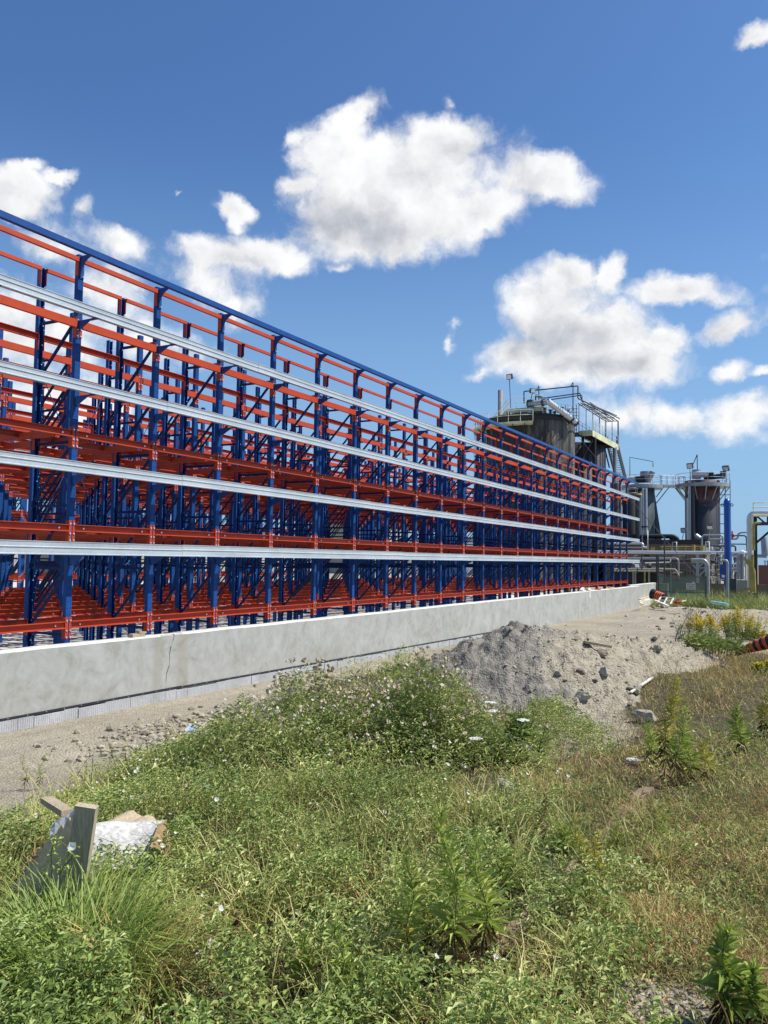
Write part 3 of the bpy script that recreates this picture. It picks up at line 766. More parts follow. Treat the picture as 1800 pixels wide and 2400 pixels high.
# wall girts, top rail and brackets on the front row
T = rows[0]
LEN = (NP - 1) * S
def girt(h):
    pr = [(.32, -h / 2), (.40, -h / 2), (.40, -h / 2 + .012), (.396, -h / 2 + .02), (.393, -.022), (.393, -.008), (.402, .004), (.402, .014), (.393, .022), (.393, h / 2 - .022), (.40, h / 2 - .01), (.40, h / 2), (.32, h / 2)]
    return pr
def girt_piece(h, y0, y1, grow=0.0):
    p = [(x, z) for x, z in girt(h)]
    b = MB(); n = len(p)
    vs = [(x + grow, y0, z + (grow if z > 0 else -grow)) for x, z in p] + [(x + grow, y1, z + (grow if z > 0 else -grow)) for x, z in p]
    b.add(vs, [(i + 1, i, n + i, n + i + 1) for i in range(n - 1)], M_galv)
    t = [(x - .004 if .33 < x else x, z) for x, z in p]
    vs = [(x + grow, y0, z * .97) for x, z in t] + [(x + grow, y1, z * .97) for x, z in t]
    b.add(vs, [(i, i + 1, n + i + 1, n + i) for i in range(n - 1)], M_galv)
    return b
JN = [[-2.2, 5.7, 14.9, 23.8, 32.7, LEN + 1.35], [-2.2, 3.3, 11.2, 20.0, 29.1, LEN + 1.35], [-2.2, 3.7, 10.0, 18.8, 27.9, LEN + 1.35], [-2.2, 3.75, 11.7, 20.7, 29.7, LEN + 1.35]]
for g, (z, h) in enumerate([(6.01, .155), (4.845, .155), (3.64, .165), (2.445, .19)]):
    for j in range(5):
        y0, y1 = JN[g][j], JN[g][j + 1]
        girt_piece(h, y0 - (.12 if j else 0), y1, .003 * (j % 2)).build('wall_girt', T, (0, 0, z + (.004 if j % 2 else 0)))
for j, (y0, y1) in enumerate([(-2.2, 3.7), (3.706, 14.9), (14.906, 26.6), (26.606, LEN + 1.2)]):
    b = MB().box((.40, y0, -.045), (.405, y1, .045), M_blue).box((.33, y0, .040), (.40, y1, .045), M_blue).box((.33, y0, -.045), (.40, y1, -.040), M_blue)
    b.build('top_rail', T, (0, 0, 6.895))
def gusset(top, hh, out):
    # curved haunch plate standing on the post face, with a flat seat
    pts = [(0.009, top), (out, top), (out, top - .03)]
    for a in np.linspace(0, 1, 7):
        pts.append((out - .06 - (out - .09) * math.sin(a * math.pi / 2), top - .03 - (hh - .03) * (1 - math.cos(a * math.pi / 2))))
    pts.append((.009, top - hh))
    b = MB().prism(pts[::-1], -.004 - .03, .0 - .03, M_blue)
    b.box((.009, -.034, top - .006), (out, .045, top), M_blue)
    b.box((.009, -.045, top - hh), (.014, .045, top), M_blue)
    for z in (top - hh + .03, top - .04): b.tube([(.014, .025, z), (.026, .025, z)], .012, M_bolt, 6)
    return b
me_g1 = gusset(0, .34, .39).mesh('top_rail_bracket')
def gb():
    b = MB(); b.prism([(.009, 0), (.31, 0), (.31, -.02), (.10, -.13), (.009, -.13)][::-1], -.034, -.030, M_blue); b.box((.009, -.034, -.005), (.39, .045, 0), M_blue)
    b.box((.009, -.045, -.13), (.014, .045, .16), M_blue); b.box((.31, -.034, 0), (.315, .02, .13), M_blue)
    for y in (-.02, .02): b.tube([(.014, y, .13), (.026, y, .13)], .012, M_bolt, 6)
    return b
me_g2 = gb().mesh('girt_bracket')
for i in range(NP):
    inst('top_rail_bracket', me_g1, T, (0, i * S, 6.965 - .03))
    for z, h in [(6.01, .155), (4.845, .155), (3.64, .165), (2.445, .19)]:
        inst('girt_bracket', me_g2, T, (0, i * S, z - h / 2 - .006))

# ------------------------------------------------------------------ tank farm
def P(px, py, Y): return Vector(at(px, py, Y))
def railing(b, pts, mt, h=1.07, r=.022, every=1.2, mids=(.55,), close=False):
    """posts, top rail and mid rails along a polyline of deck points"""
    pts = [Vector(p) for p in pts]
    for hh in (h,) + tuple(h * m_ for m_ in mids): b.tube([p + Vector((0, 0, hh)) for p in pts], r, mt, 5)
    acc = 0; b.tube([pts[0], pts[0] + Vector((0, 0, h))], r * 1.15, mt, 5)
    for i in range(len(pts) - 1):
        d = (pts[i + 1] - pts[i]).length; n = max(1, round(d / every)) if d > every * .7 else 0
        if n:
            for j in range(1, n + 1):
                p = pts[i].lerp(pts[i + 1], j / n); b.tube([p, p + Vector((0, 0, h))], r * 1.15, mt, 5)
        else:
            acc += d
            if acc > every: acc = 0; b.tube([pts[i + 1], pts[i + 1] + Vector((0, 0, h))], r * 1.15, mt, 5)
    return b
def arc(c, r, a0, a1, n, z):
    return [Vector((c[0] + r * math.cos(R(a0 + (a1 - a0) * i / n)), c[1] + r * math.sin(R(a0 + (a1 - a0) * i / n)), z)) for i in range(n + 1)]
def deckarc(b, c, r0, r1, a0, a1, z, mt, n=24, th=.22):
    A = arc(c, r0, a0, a1, n, z); B = arc(c, r1, a0, a1, n, z); dz = Vector((0, 0, -th))
    for i in range(n):
        b.add([A[i], A[i + 1], B[i + 1], B[i], A[i] + dz, A[i + 1] + dz, B[i + 1] + dz, B[i] + dz], [(0, 3, 2, 1), (4, 5, 6, 7), (3, 7, 6, 2), (0, 1, 5, 4)], mt)
    return b
def floodlight(b, head, foot, mt_pole, size=.5, aim=(-.2, -1, -.35)):
    h = Vector(head); b.tube([Vector(foot), h - Vector((0, 0, size * .4))], .035, mt_pole, 6)
    a = Vector(aim).normalized(); s = a.cross(Vector((0, 0, 1))).normalized(); u = s.cross(a)
    def bx(d0, d1, w, hh, mt):
        vs = [h + a * d + s * (i * w) + u * (j * hh) for d in (d0, d1) for i, j in ((-1, -1), (1, -1), (1, 1), (-1, 1))]
        b.add(vs, [(3, 2, 1, 0), (4, 5, 6, 7), (0, 1, 5, 4), (1, 2, 6, 5), (2, 3, 7, 6), (3, 0, 4, 7)], mt)
    bx(-.16, .10, size * .45, size * .40, M_steel); bx(.101, .125, size * .36, size * .31, M_lampglass)
    return b
GZ = -.3
T1Y = 77.0
c1 = P(1241, 990, T1Y); T1R = 4.42; z1 = P(1300, 983, T1Y).z
tank1 = thing('storage_tank', 'tall ribbed tank stained grey, rust and black, with a cream railed platform on top', 'storage tank', (c1.x, c1.y, 0))
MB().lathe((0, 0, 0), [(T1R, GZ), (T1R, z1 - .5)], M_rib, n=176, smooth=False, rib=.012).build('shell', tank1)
b = MB().lathe((0, 0, 0), [(T1R + .06, z1 - .55), (T1R + .10, z1 - .5), (T1R + .10, z1), (T1R - .3, z1 + .08), (.6, z1 + .75), (0, z1 + .78)], M_soot, n=64); b.build('roof', tank1)
b = MB()
for zz_ in (3.2, 6.2, 9.1, 11.8): b.lathe((0, 0, 0), [(T1R + .03, zz_ - .03), (T1R + .05, zz_), (T1R + .03, zz_ + .03)], M_steel, n=64)
b.build('hoop', tank1)
zd = P(1200, 991, 72.2).z
b = deckarc(MB(), (0, 0), T1R + .05, T1R + 1.15, 196, 292, zd, M_olive); 
for a in range(200, 292, 12): b.bar((T1R * math.cos(R(a)), T1R * math.sin(R(a)), zd - 1.1), ((T1R + 1.1) * math.cos(R(a)), (T1R + 1.1) * math.sin(R(a)), zd - .2), .07, .07, M_soot)
b.build('curved_walkway', tank1)
railing(MB(), arc((0, 0), T1R + 1.1, 196, 292, 16, zd), M_cream, every=1.1).build('walkway_railing', tank1)
# raised cream platform with its short stair
q0 = P(1190, 955, 74) - Vector((c1.x, c1.y, 0)); q1 = P(1272, 974, 74) - Vector((c1.x, c1.y, 0)); zp = (q0.z + q1.z) / 2
q0 = Vector((q0.x, q0.y, zp + .15)); q1 = Vector((q1.x, q1.y, zp + .15)); sh = Vector((0, 1.3, 0))
b = MB().bar(q0, q1, .1, .42, M_cream).bar(q0 + sh, q1 + sh, .1, .42, M_cream)
b.add([q0 + Vector((0, 0, .2)), q1 + Vector((0, 0, .2)), q1 + sh + Vector((0, 0, .2)), q0 + sh + Vector((0, 0, .2))], [(0, 1, 2, 3)], M_soot)
for t_ in (.05, .35, .65, .95):
    p = q0.lerp(q1, t_); 
    for off in (Vector((0, 0, 0)), sh): b.tube([p + off, Vector((p.x, p.y + off.y, zd - .1))], .06, M_soot, 6)
b.build('raised_platform', tank1)
zz2 = Vector((0, 0, .2))
railing(MB(), [q0 + zz2, q1 + zz2, q1 + sh + zz2], M_cream, every=1.0, h=1.1).build('platform_railing', tank1)
b = MB(); s1 = q0 + Vector((-.1, .1, 0)); s0 = Vector((q0.x - 1.55, q0.y + .1, zd))
for off in (0, .75): b.bar(s0 + Vector((0, off, 0)), s1 + Vector((0, off, .15)), .05, .24, M_cream)
for j in range(8): p = s0.lerp(s1, (j + .5) / 8); b.box((p.x - .13, p.y, p.z - .02), (p.x + .13, p.y + .75, p.z + .02), M_olive)
for off in (0, .75):
    b.tube([s0 + Vector((0, off, 1.0)), s1 + Vector((0, off, 1.1))], .022, M_cream, 5)
    for t_ in (0, .5, 1): p = s0.lerp(s1, t_) + Vector((0, off, 0)); b.tube([p, p + Vector((0, 0, 1.05))], .022, M_cream, 5)
b.build('short_stair', tank1)
# caged ladder on the left flank
b = MB(); la = R(192); lx, ly = (T1R + .35) * math.cos(la), (T1R + .35) * math.sin(la)
for dx in (-.25, .25): b.tube([(lx + dx * .3, ly + dx, GZ), (lx + dx * .3, ly + dx, zd + 1.2)], .03, M_steel, 5)
for z in np.arange(0, zd, .35): b.tube([(lx - .07, ly - .25, z), (lx + .07, ly + .25, z)], .018, M_steel, 4)
for z in np.arange(3, zd + 1.4, 1.1): b.tube(arc((lx - .35, ly - .1), .42, 0, 360, 14, z), .022, M_steel, 4, cap=False)
for a in range(60, 320, 45): b.tube([(lx - .35 + .42 * math.cos(R(a)), ly - .1 + .42 * math.sin(R(a)), 3), (lx - .35 + .42 * math.cos(R(a)), ly - .1 + .42 * math.sin(R(a)), zd + 1.3)], .016, M_steel, 4)
b.build('caged_ladder', tank1)
b = MB()
for px in (1140, 1152, 1160):
    p = P(px, 1000, 73.6) - c1; b.tube([(p.x, p.y, GZ), (p.x, p.y, zd - .2)], .045, M_gsteel, 6)
b.build('riser_pipe', tank1)
# roof clutter
b = MB()
for px, py, hh, r in ((1226, 975, .8, .16), (1290, 972, .7, .12), (1300, 975, .55, .1), (1316, 972, .9, .15), (1275, 978, .5, .2), (1332, 975, .6, .1)):
    p = P(px, py, T1Y) - Vector((c1.x, c1.y, 0)); b.tube([(p.x, p.y, z1 + .2), (p.x, p.y, z1 + .2 + hh)], r, M_steel, 10); b.tube([(p.x, p.y, z1 + .15 + hh), (p.x, p.y, z1 + .25 + hh)], r * 1.6, M_soot, 10)
b.build('roof_nozzles', tank1)
railing(MB(), arc((0, 0), T1R - .1, 292, 400, 16, z1 + .05), M_gsteel, every=1.0).build('roof_railing', tank1)
# vent stack
M_stack = mat('grey_stack_steel', (.16, .17, .185), .6, var=.2)
p = P(1173, 955, 79.5); tag(MB().lathe((p.x, p.y, 0), [(.27, 9), (.27, P(1173, 915, 79.5).z), (.24, P(1173, 915, 79.5).z), (.24, 10)], M_stack, n=20).build('vent_stack'), 'plain grey cylindrical stack rising behind the ribbed tank', 'chimney')
# the big dog-leg pipe
b = MB(); A = [P(1243, 992, 73.2), P(1243, 946, 73.2), P(1281, 943, 73.2)]
b.tube(A[:2], .29, M_gsteel, 14); b.tube([P(1236, 946.5, 73.2), P(1282, 943, 73.2)], .25, M_gsteel, 14)
e = P(1352, 991, 76.0); b.tube([P(1284, 941, 73.2), e], .27, M_alu, 16)
for t_ in (.0, .62, .82, .99): p = P(1284, 941, 73.2).lerp(e, t_); d = (e - P(1284, 941, 73.2)).normalized() * .09; b.tube([p - d, p + d], .32, M_steel if t_ in (.99, .82) else M_alu, 16)
for p, q in ((P(1243, 952, 73.2), P(1243, 956, 73.2)), (P(1243, 938, 73.2), P(1243, 941, 73.2)), (P(1270, 944, 73.2), P(1275, 943.5, 73.2)), (P(1236, 946, 73.2), P(1238, 946, 73.2))): b.tube([p, q], .34, M_steel, 14)
tag(b.build('vapour_pipe'), 'thick silver pipe that rises from the ribbed tank and slopes down to its right', 'pipe')
def lamp(nm, label, head, foot, Y, size=.55, mt=None, aim=(-.2, -1, -.35)):
    tag(floodlight(MB(), P(*head, Y), P(*foot, Y), mt or M_gsteel, size, aim).build(nm), label, 'floodlight', 'floodlights on the tank farm')
lamp('floodlight', 'highest floodlight, on a thin pole above the ribbed tank', (1194, 883), (1197, 956), 73, .65, M_steel)
lamp('floodlight', 'dark tilted floodlight beside the dog-leg of the thick silver pipe', (1248, 916), (1243, 940), 73, .55, M_steel, (.9, -.8, -.2))
lamp('floodlight', 'square floodlight at the left of the round deck on the brown tank', (1617, 1092), (1617.5, 1128), 95, .75)
lamp('floodlight', 'white floodlight at the right rim of the round deck on the brown tank', (1701, 1098), (1703.5, 1130), 95, .75, None, (-.3, -1, -.8))
lamp('floodlight', 'white floodlight on a short pole in front of the brown tank', (1664, 1234), (1660, 1275), 70, .55, None, (-.1, -1, -1.2))
lamp('floodlight', 'small floodlight left of the brown tank, over the black roof', (1602, 1243), (1599, 1266), 88, .6, M_steel)
lamp('floodlight', 'bright white floodlight at the tip of the lowest silver girt', (1495, 1324), (1492, 1345), 56, .42, M_steel, (-.25, -1, -.5))

# second tank, its deck, deck stair
DX0, DX1 = -21.9, -20.5; DZ = 15.35
t2x = at(1417, 1100, 86)[0] - 3.45
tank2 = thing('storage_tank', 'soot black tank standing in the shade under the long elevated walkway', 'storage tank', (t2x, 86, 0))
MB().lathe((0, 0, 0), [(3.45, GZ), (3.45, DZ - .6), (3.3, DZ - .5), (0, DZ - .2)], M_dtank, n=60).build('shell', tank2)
b = MB()
for a in range(215, 360, 9):
    x, y = 3.47 * math.cos(R(a)), 3.47 * math.sin(R(a)); b.tube([(x, y, GZ), (x, y, DZ - .7)], .035, M_soot, 4)
b.build('shell_ribs', tank2)
wk = thing('elevated_walkway', 'long elevated walkway with mossy yellow edge beam, railings and dark overhead pipes', 'walkway', (DX0, 79.4, DZ))
b = MB().box((0, 0, -.1), (1.4, 11, -.04), M_steel).box((1.35, 0, -.55), (1.42, 11, .05), M_olive).box((-.05, 0, -.45), (0, 11, .05), M_olive).box((0, -.07, -.5), (1.42, 0, .05), M_olive)
for y in np.arange(.2, 11, 1.1): b.box((0, y, -.4), (1.35, y + .08, -.1), M_steel)
b.build('deck', wk)
railing(MB(), [(1.38, 0, 0), (1.38, 11, 0)], M_cream, every=1.35, mids=(.5,)).build('railing', wk)
railing(MB(), [(0, 0, 0), (0, 11, 0)], M_gsteel, every=1.35, mids=(.35, .7)).build('railing', wk)
b = MB()
for y in (.1, 2.8, 5.5, 8.2, 10.8):
    b.tube([(0, y, 0), (0, y, 2.65), (1.38, y, 2.65), (1.38, y, 0)], .045, M_steel, 5)
for x, z in ((.1, 2.72), (.35, 2.76), (.62, 2.72), (.9, 2.78), (1.25, 2.74)): b.tube([(x, -.5, z), (x, 11.1, z)], .05, M_steel, 6)
b.tube([(1.25, 11.0, 2.74), (1.25, 11.6, 2.74), (1.25, 11.6, .2)], .075, M_steel, 8)
b.build('pipe_frame', wk)
b = MB()
for y in (1.2, 9.8):
    for x in (.1, 1.3): b.tube([(x, y, -.4), (x, y, GZ - DZ)], .24 if y > 5 else .15, M_gsteel if (y > 5 and x > 1) else M_soot, 12)
b.bar((.7, 9.8, -2.6), (.7, 7.4, -.4), .12, .12, M_steel); b.bar((-.3, 1.2, -3.2), (1.3, 1.2, -.4), .1, .1, M_steel)
b.build('support_column', wk)
b = MB()
for i, z in enumerate(np.arange(0, 2.8, .35)): b.tube([(-3.0, -1.2, z - .2), (.2, -1.2 + i * .02, z - .35)], .03, M_steel, 4)
for x in (-3.0, -2.0, -1.0, 0.1): b.tube([(x, -1.2, -.4), (x, -1.2, 2.5)], .04, M_steel, 5)
b.box((-3.2, -1.4, -.5), (.4, .2, -.3), M_steel)
b.build('side_platform', wk)
st = thing('steep_stair', 'long dark steel stair descending from the far end of the elevated walkway', 'stair', (DX0 + .2, 90.4, 0))
b = MB(); n = 46
for x in (0, .98): b.bar((x, 0, DZ), (x, 13, DZ - 10.6), .05, .52, M_soot)
b.add([(.98, 0, DZ - .3), (.98, 13.0, DZ - 10.9), (.98, 13.0, DZ - 9.6), (.98, 0, DZ + 1.0), (1.02, 0, DZ - .3), (1.02, 13.0, DZ - 10.9), (1.02, 13.0, DZ - 9.6), (1.02, 0, DZ + 1.0)], [(0, 1, 2, 3), (7, 6, 5, 4), (3, 2, 6, 7), (1, 0, 4, 5)], M_soot)
b.build('stringers', st)
b = MB()
for j in range(n):
    t_ = (j + .5) / n; b.box((0.02, 13.0 * t_ - .12, DZ - 10.6 * t_ - .02), (.96, 13.0 * t_ + .12, DZ - 10.6 * t_ + .02), M_steel)
b.build('treads', st)
b = MB()
for x in (0, .98):
    b.tube([(x, 0, DZ + 1.0), (x, 13.0, DZ - 9.6)], .03, M_soot, 5); b.tube([(x, 0, DZ + .55), (x, 13.0, DZ - 10.05)], .02, M_soot, 5)
    for t_ in np.linspace(0, 1, 8): b.tube([(x, 13.0 * t_, DZ - 10.6 * t_), (x, 13.0 * t_, DZ - 10.6 * t_ + 1.0)], .025, M_soot, 5)
b.build('handrails', st)
b = MB().box((-.3, 13.0, DZ - 10.8), (2.2, 14.6, DZ - 10.6), M_steel)
for x in (-.2, 2.1): b.tube([(x, 14.4, DZ - 10.7), (x, 14.4, GZ)], .1, M_steel, 8)
for j in range(20): t_ = (j + .5) / 20; b.box((1.2, 13.0 - 5.4 * t_ - .12, DZ - 10.7 - 4.6 * t_ - .02), (2.1, 13.0 - 5.4 * t_ + .12, DZ - 10.7 - 4.6 * t_ + .02), M_steel)
b.build('landing', st)

# thin overhead pipework above the ribbed tank
def pipe(label, pts, r, mt, Y=None, rad=.3, cat='pipe', name='pipe', n=8):
    Q = [P(p[0], p[1], p[2] if len(p) > 2 else Y) for p in pts]
    return tag(MB().bend(Q, rad, r, mt, n).build(name), label, cat)
pipe('uppermost thin dark pipe arching over the ribbed tank to the walkway', [(1228, 945), (1228, 917.5), (1262, 914), (1354.5, 904.5), (1354.5, 934), (1364, 938.5), (1452, 981, 88)], .06, M_steel, 74.5, .1)
pipe('middle thin dark pipe over the ribbed tank, below the uppermost one', [(1255, 945), (1255, 925), (1276, 933), (1360, 921.5), (1360, 930), (1366, 940, 77), (1445, 974, 88)], .055, M_steel, 74.5, .1)
pipe('lowest of the three thin dark overhead pipes by the ribbed tank', [(1256, 941), (1256, 929), (1281, 938), (1364, 926), (1364, 941), (1370, 947, 78), (1440, 980, 88)], .05, M_steel, 74.7, .1)
for lab, x, y0, y1 in (('tall thin mast with a small bracket, near the walkway end of the ribbed tank', 1343, 896, 963), ('thin mast with a small bracket behind the dog-leg pipe', 1263, 904.5, 945)):
    b = MB().tube([P(x, y1, 76), P(x, y0, 76)], .05, M_steel, 6); b.tube([P(x - 5.5, y0 + 8, 76), P(x - .5, y0 + 1, 76)], .035, M_steel, 5); b.tube([P(x - 5.5, y0 + 8, 76), P(x, y0 + 8.5, 76)], .035, M_steel, 5)
    tag(b.build('mast'), lab, 'mast')
tag(MB().tube([P(1319, 981, 71), P(1634, 1352, 56)], .018, M_steel, 5).build('guy_wire'), 'long straight wire slanting from the ribbed tank to the ground by the fence', 'cable')
tag(MB().tube([P(1475, 1172, 60), P(1560, 1262, 62)], .014, M_steel, 5).build('guy_wire'), 'short wire slanting down beside the dark tank with silver riser pipes', 'cable')

# far pair of tanks joined by a footbridge
def far_tank(label, pxl, pxr, ytop, Y, mt, a0, a1, extra):
    xl, xr = at(pxl, 1200, Y)[0], at(pxr, 1200, Y)[0]
    c = P((pxl + pxr) / 2, ytop, Y); r = (pxr - pxl) / 2 / FPX * float(np.dot(np.array([c.x, c.y, 0]), FW)) * 1.0
    T = thing('storage_tank', label, 'storage tank', (c.x, c.y, 0))
    zt = c.z
    MB().lathe((0, 0, 0), [(r, GZ), (r, zt)] + ([(r * .98, zt + .03), (r * .4, zt + .10), (0, zt + .12)]), mt, n=48).build('shell', T)
    return T, c, r, zt
def farmat(t, b, obj):
    v = t.vmath('MULTIPLY', obj, (1, 1, .3)); n = t.noise(v, .9, 5, .6); sp = t.n('ShaderNodeSeparateXYZ'); t.put(sp.inputs[0], obj)
    c = t.ramp(n, [(.3, (.018, .021, .031)), (.7, (.040, .038, .048))])
    band = t.math('MULTIPLY', t.math('GREATER_THAN', sp.outputs[2], 8.6), t.smooth(t.noise(obj, 1.2, 4, .6), .40, .58))
    t.put(b.inputs['Base Color'], t.mix(t.math('MULTIPLY', band, .75), c, (.22, .085, .06)))
M_brtank = mat('brown_banded_tank_paint', (.08, .06, .06), .55, build=farmat)
TB, cB, rB, zB = far_tank('brown black round tank with a railed round deck and a ladder on its right', 1607, 1684.5, 1128, 95, M_brtank, 0, 0, None)
b = deckarc(MB(), (0, 0), rB, rB + 1.05, -178, 178, zB - .35, M_gsteel, 36, .38)
for a in range(-170, 10, 24):
    x, y = math.cos(R(a)), math.sin(R(a)); b.bar((rB * x, rB * y, zB - 2.1), ((rB + 1) * x, (rB + 1) * y, zB - .7), .09, .09, M_gsteel)
b.build('round_deck', TB)
railing(MB(), arc((0, 0), rB + 1.0, -178, 178, 30, zB - .35), M_gsteel, every=1.2).build('deck_railing', TB)
b = MB(); lx = rB + .55
for y in (-.3, .1): b.tube([(lx, y, 3.5), (lx, y, zB)], .04, M_gsteel, 5); b.tube([(lx + .5, y, 3.8), (lx + .5, y, zB)], .03, M_gsteel, 4)
for z in np.arange(3.6, zB, 1.05): b.tube([(rB, 0, z), (lx + .52, 0, z)], .04, M_steel, 5)
b.build('ladder', TB)
b = MB()
for px, r_ in ((1611, .10), (1614.5, .07), (1618, .09), (1624.5, .20)):
    p = P(px, 1200, 92.6) - cB; b.tube([(p.x, p.y, 3.0), (p.x, p.y, zB - .2 if px > 1612 else zB - 2)], r_, M_alu if px < 1620 else M_steel, 8)
b.build('riser_pipe', TB)
b = MB(); b.tube([(-.6, 0, zB + .3), (-.6, 0, zB + 1.3)], .5, M_gsteel, 12); b.tube([(-.9, -.3, zB + .8), (.7, -.3, zB + .7)], .35, M_alu, 12); b.tube([(.2, 0, zB + .4), (2.3, -.1, zB + .5)], .28, M_steel, 10)
b.tube([(-.5, 0, zB + 1.2), (-.5, 0, zB + 3.0)], .05, M_steel, 5); b.tube([(-.9, 0, zB + 2.0), (-.5, 0, zB + 3.0)], .05, M_steel, 5); b.box((.6, -.4, zB + .2), (1.2, .2, zB + .9), M_soot); b.box((1.9, -.5, zB + .2), (2.4, .1, zB + 1.0), M_steel)
b.build('agitator', TB)
TA, cA, rA, zA = far_tank('narrow dark green grey tank with three silver riser pipes in front', 1474, 1533, 1137, 92, M_green_tank, 0, 0, None)
b = deckarc(MB(), (0, 0), rA, rA + .9, -178, 178, zA - .1, M_gsteel, 30, .35)
b.build('round_deck', TA)
railing(MB(), arc((0, 0), rA + .85, -178, 178, 26, zA - .1), M_gsteel, every=1.2).build('deck_railing', TA)
b = MB()
for px, zt_ in ((1503, zA - 1.0), (1507.5, zA - .6), (1514.5, zA - .6)):
    p = P(px, 1200, 89) - cA; b.tube([(p.x, p.y, 3.0), (p.x, p.y, zt_)], .13, M_alu, 8)
for z in (6.2, 4.9): 
    p = P(1503, 1200, 88.8) - cA; q = P(1515, 1200, 88.8) - cA; b.bar((p.x - .2, p.y, z), (q.x + .2, q.y, z), .12, .12, M_soot)
b.build('riser_pipe', TA)
b = MB(); p = P(1536, 1150, 93) - cA; q = P(1546, 1262, 93) - cA
b.tube([(p.x - .3, p.y, zA - 1), (q.x, q.y, 3)], [.25, .50], M_green_tank, 14); b.build('sloping_duct', TA)
b = MB(); b.tube([(-1.4, 0, zA + .7), (1.1, 0, zA + .6)], .36, M_alu, 12); b.tube([(.4, 0, zA + .4), (.4, 0, zA + 1.5)], .55, M_gsteel, 12)
b.tube([(-1.3, .2, zA + .6), (-1.3, .2, zA + 3.2), (1.2, .2, zA + 2.6), (1.2, .2, zA + 2)], .05, M_steel, 5); b.box((-.5, -.9, zA + .2), (.5, -.5, zA + .9), M_soot); b.tube([(.8, -.5, zA + .3), (1.3, -.5, zA + 1.4)], .3, M_gsteel, 10)
b.build('roof_equipment', TA)
fb = thing('footbridge', 'grey railed footbridge linking the dark green grey tank and the brown tank', 'footbridge', (0, 0, 0))
pL, pR = P(1549, 1142, 92.5), P(1605, 1140, 94.5); pL.z = pR.z = zB - .62
b = MB().bar(pL, pR, 1.0, .25, M_gsteel)
for p, s_ in ((pL, 1), (pR, -1)):
    b.bar(p + Vector((s_ * .9, 0, -.1)), p + Vector((-s_ * .5, 0, -1.9)), .1, .1, M_gsteel); b.bar(p + Vector((s_ * .3, 0, -.1)), p + Vector((-s_ * .5, 0, -1.2)), .1, .1, M_gsteel)
b.build('bridge_deck', fb)
for dy in (-.45, .45): railing(MB(), [pL + Vector((0, dy, .1)), pR + Vector((0, dy, .1))], M_gsteel, every=.75, r=.026).build('railing', fb)
# lesser vessels between walkway and dark tank
for lab, pxl, pxr, yt, Y, mt in (('pale brown slim vessel with a railed top seen through the right end of the racks', 1434, 1457, 1134, 88, M_tan), ('tall black vessel just right of the racks, left of the silver riser pipes', 1459, 1496, 1172, 84, M_dtank), ('slim dark column vessel with a yellow rim, at the left of the silver riser pipes', 1489, 1502, 1160, 83, M_steel)):
    T_, c_, r_, z_ = far_tank(lab, pxl, pxr, yt, Y, mt, 0, 0, None)
    if 'yellow' in lab: MB().lathe((0, 0, 0), [(r_ + .1, z_ - .05), (r_ + .12, z_ + .1), (r_, z_ + .12)], M_yellow, n=24).build('rim', T_); 
    else: railing(MB(), arc((0, 0), r_ - .05, -178, 178, 18, z_ + .1), M_gsteel, every=1.0).build('railing', T_)

# long low building behind the pipework
def building(label, pxl, pxr, ytop, Y, depth, mt, roof=None, rh=.35, name='building'):
    a = P(pxl, ytop, Y); c = P(pxr, ytop, Y); T = thing(name, label, 'building', (a.x, Y, 0)); w = c.x - a.x; z = (a.z + c.z) / 2
    MB().box((0, 0, -.5), (w, depth, z - (rh if roof else 0)), mt).build('wall', T)
    if roof: MB().box((-.2, -.3, z - rh), (w + .2, depth + .2, z), roof).build('roof', T)
    return T, w, z
T_, w_, z_ = building('long low tan building with a black roof edge, below the footbridge', 1420, 1656, 1265, 82, 6, M_tan, M_soot, .42)
for x in (6.2, 8.8, 10.8): MB().box((x, -.04, z_ - 1.25), (x + .55, .02, z_ - .9), M_soot).build('window', T_)
building('brown shed at the right edge behind the pipe rack', 1777, 1880, 1325, 80, 5, M_brown)
T_, w_, z_ = building('tan brown block building behind the lower pipes, above the mesh fence', 1538, 1656, 1316, 69, 4, M_tan, None)
for i in range(3): MB().box((1.6 + i * 1.9, -.05, -.1), (1.68 + i * 1.9, 0, z_ - .1), M_steel).build('wall_joint', T_)
T_, w_, z_ = building('dark open pump house with pale posts, behind the right end of the racks', 1440, 1541, 1330, 66, 3, M_soot, M_tan, .12)
b = MB()
for px in (1484, 1489, 1511, 1521): p = P(px, 1360, 65.6); b.box((p.x - .06, p.y, -.3), (p.x + .06, p.y + .1, z_ - .1), M_beige if px != 1511 else M_yellow)
b.build('posts', T_, (-T_.location.x, -T_.location.y, 0))
building('pale beige building far behind the racks, seen through them near the centre', 752, 870, 1222, 110, 12, M_beige)
building('flat beige building seen low through the left part of the racks', 60, 230, 1268, 62, 14, M_beige, M_gsteel, .3)
building('white flat roofed building far behind the racks at the right of centre', 930, 1120, 1262, 120, 10, M_white, M_gsteel, .4)
tag(MB().box((0, 0, -.3), (11, .25, .95), M_tan).build('yard_wall', loc=(at(1566, 1380, 63)[0], 63, 0)), 'dark low yard wall with a red capping behind the mesh fence', 'wall')
b = MB().box(tuple(P(1573, 1350, 62.9) + Vector((0, 0, -.12))), tuple(P(1592, 1350, 62.7)), M_red).box(tuple(P(1642, 1350, 62.9) + Vector((0, 0, -.12))), tuple(P(1650, 1350, 62.7)), M_red)
tag(b.build('red_beam'), 'red painted beam lengths behind the mesh fence', 'beam')

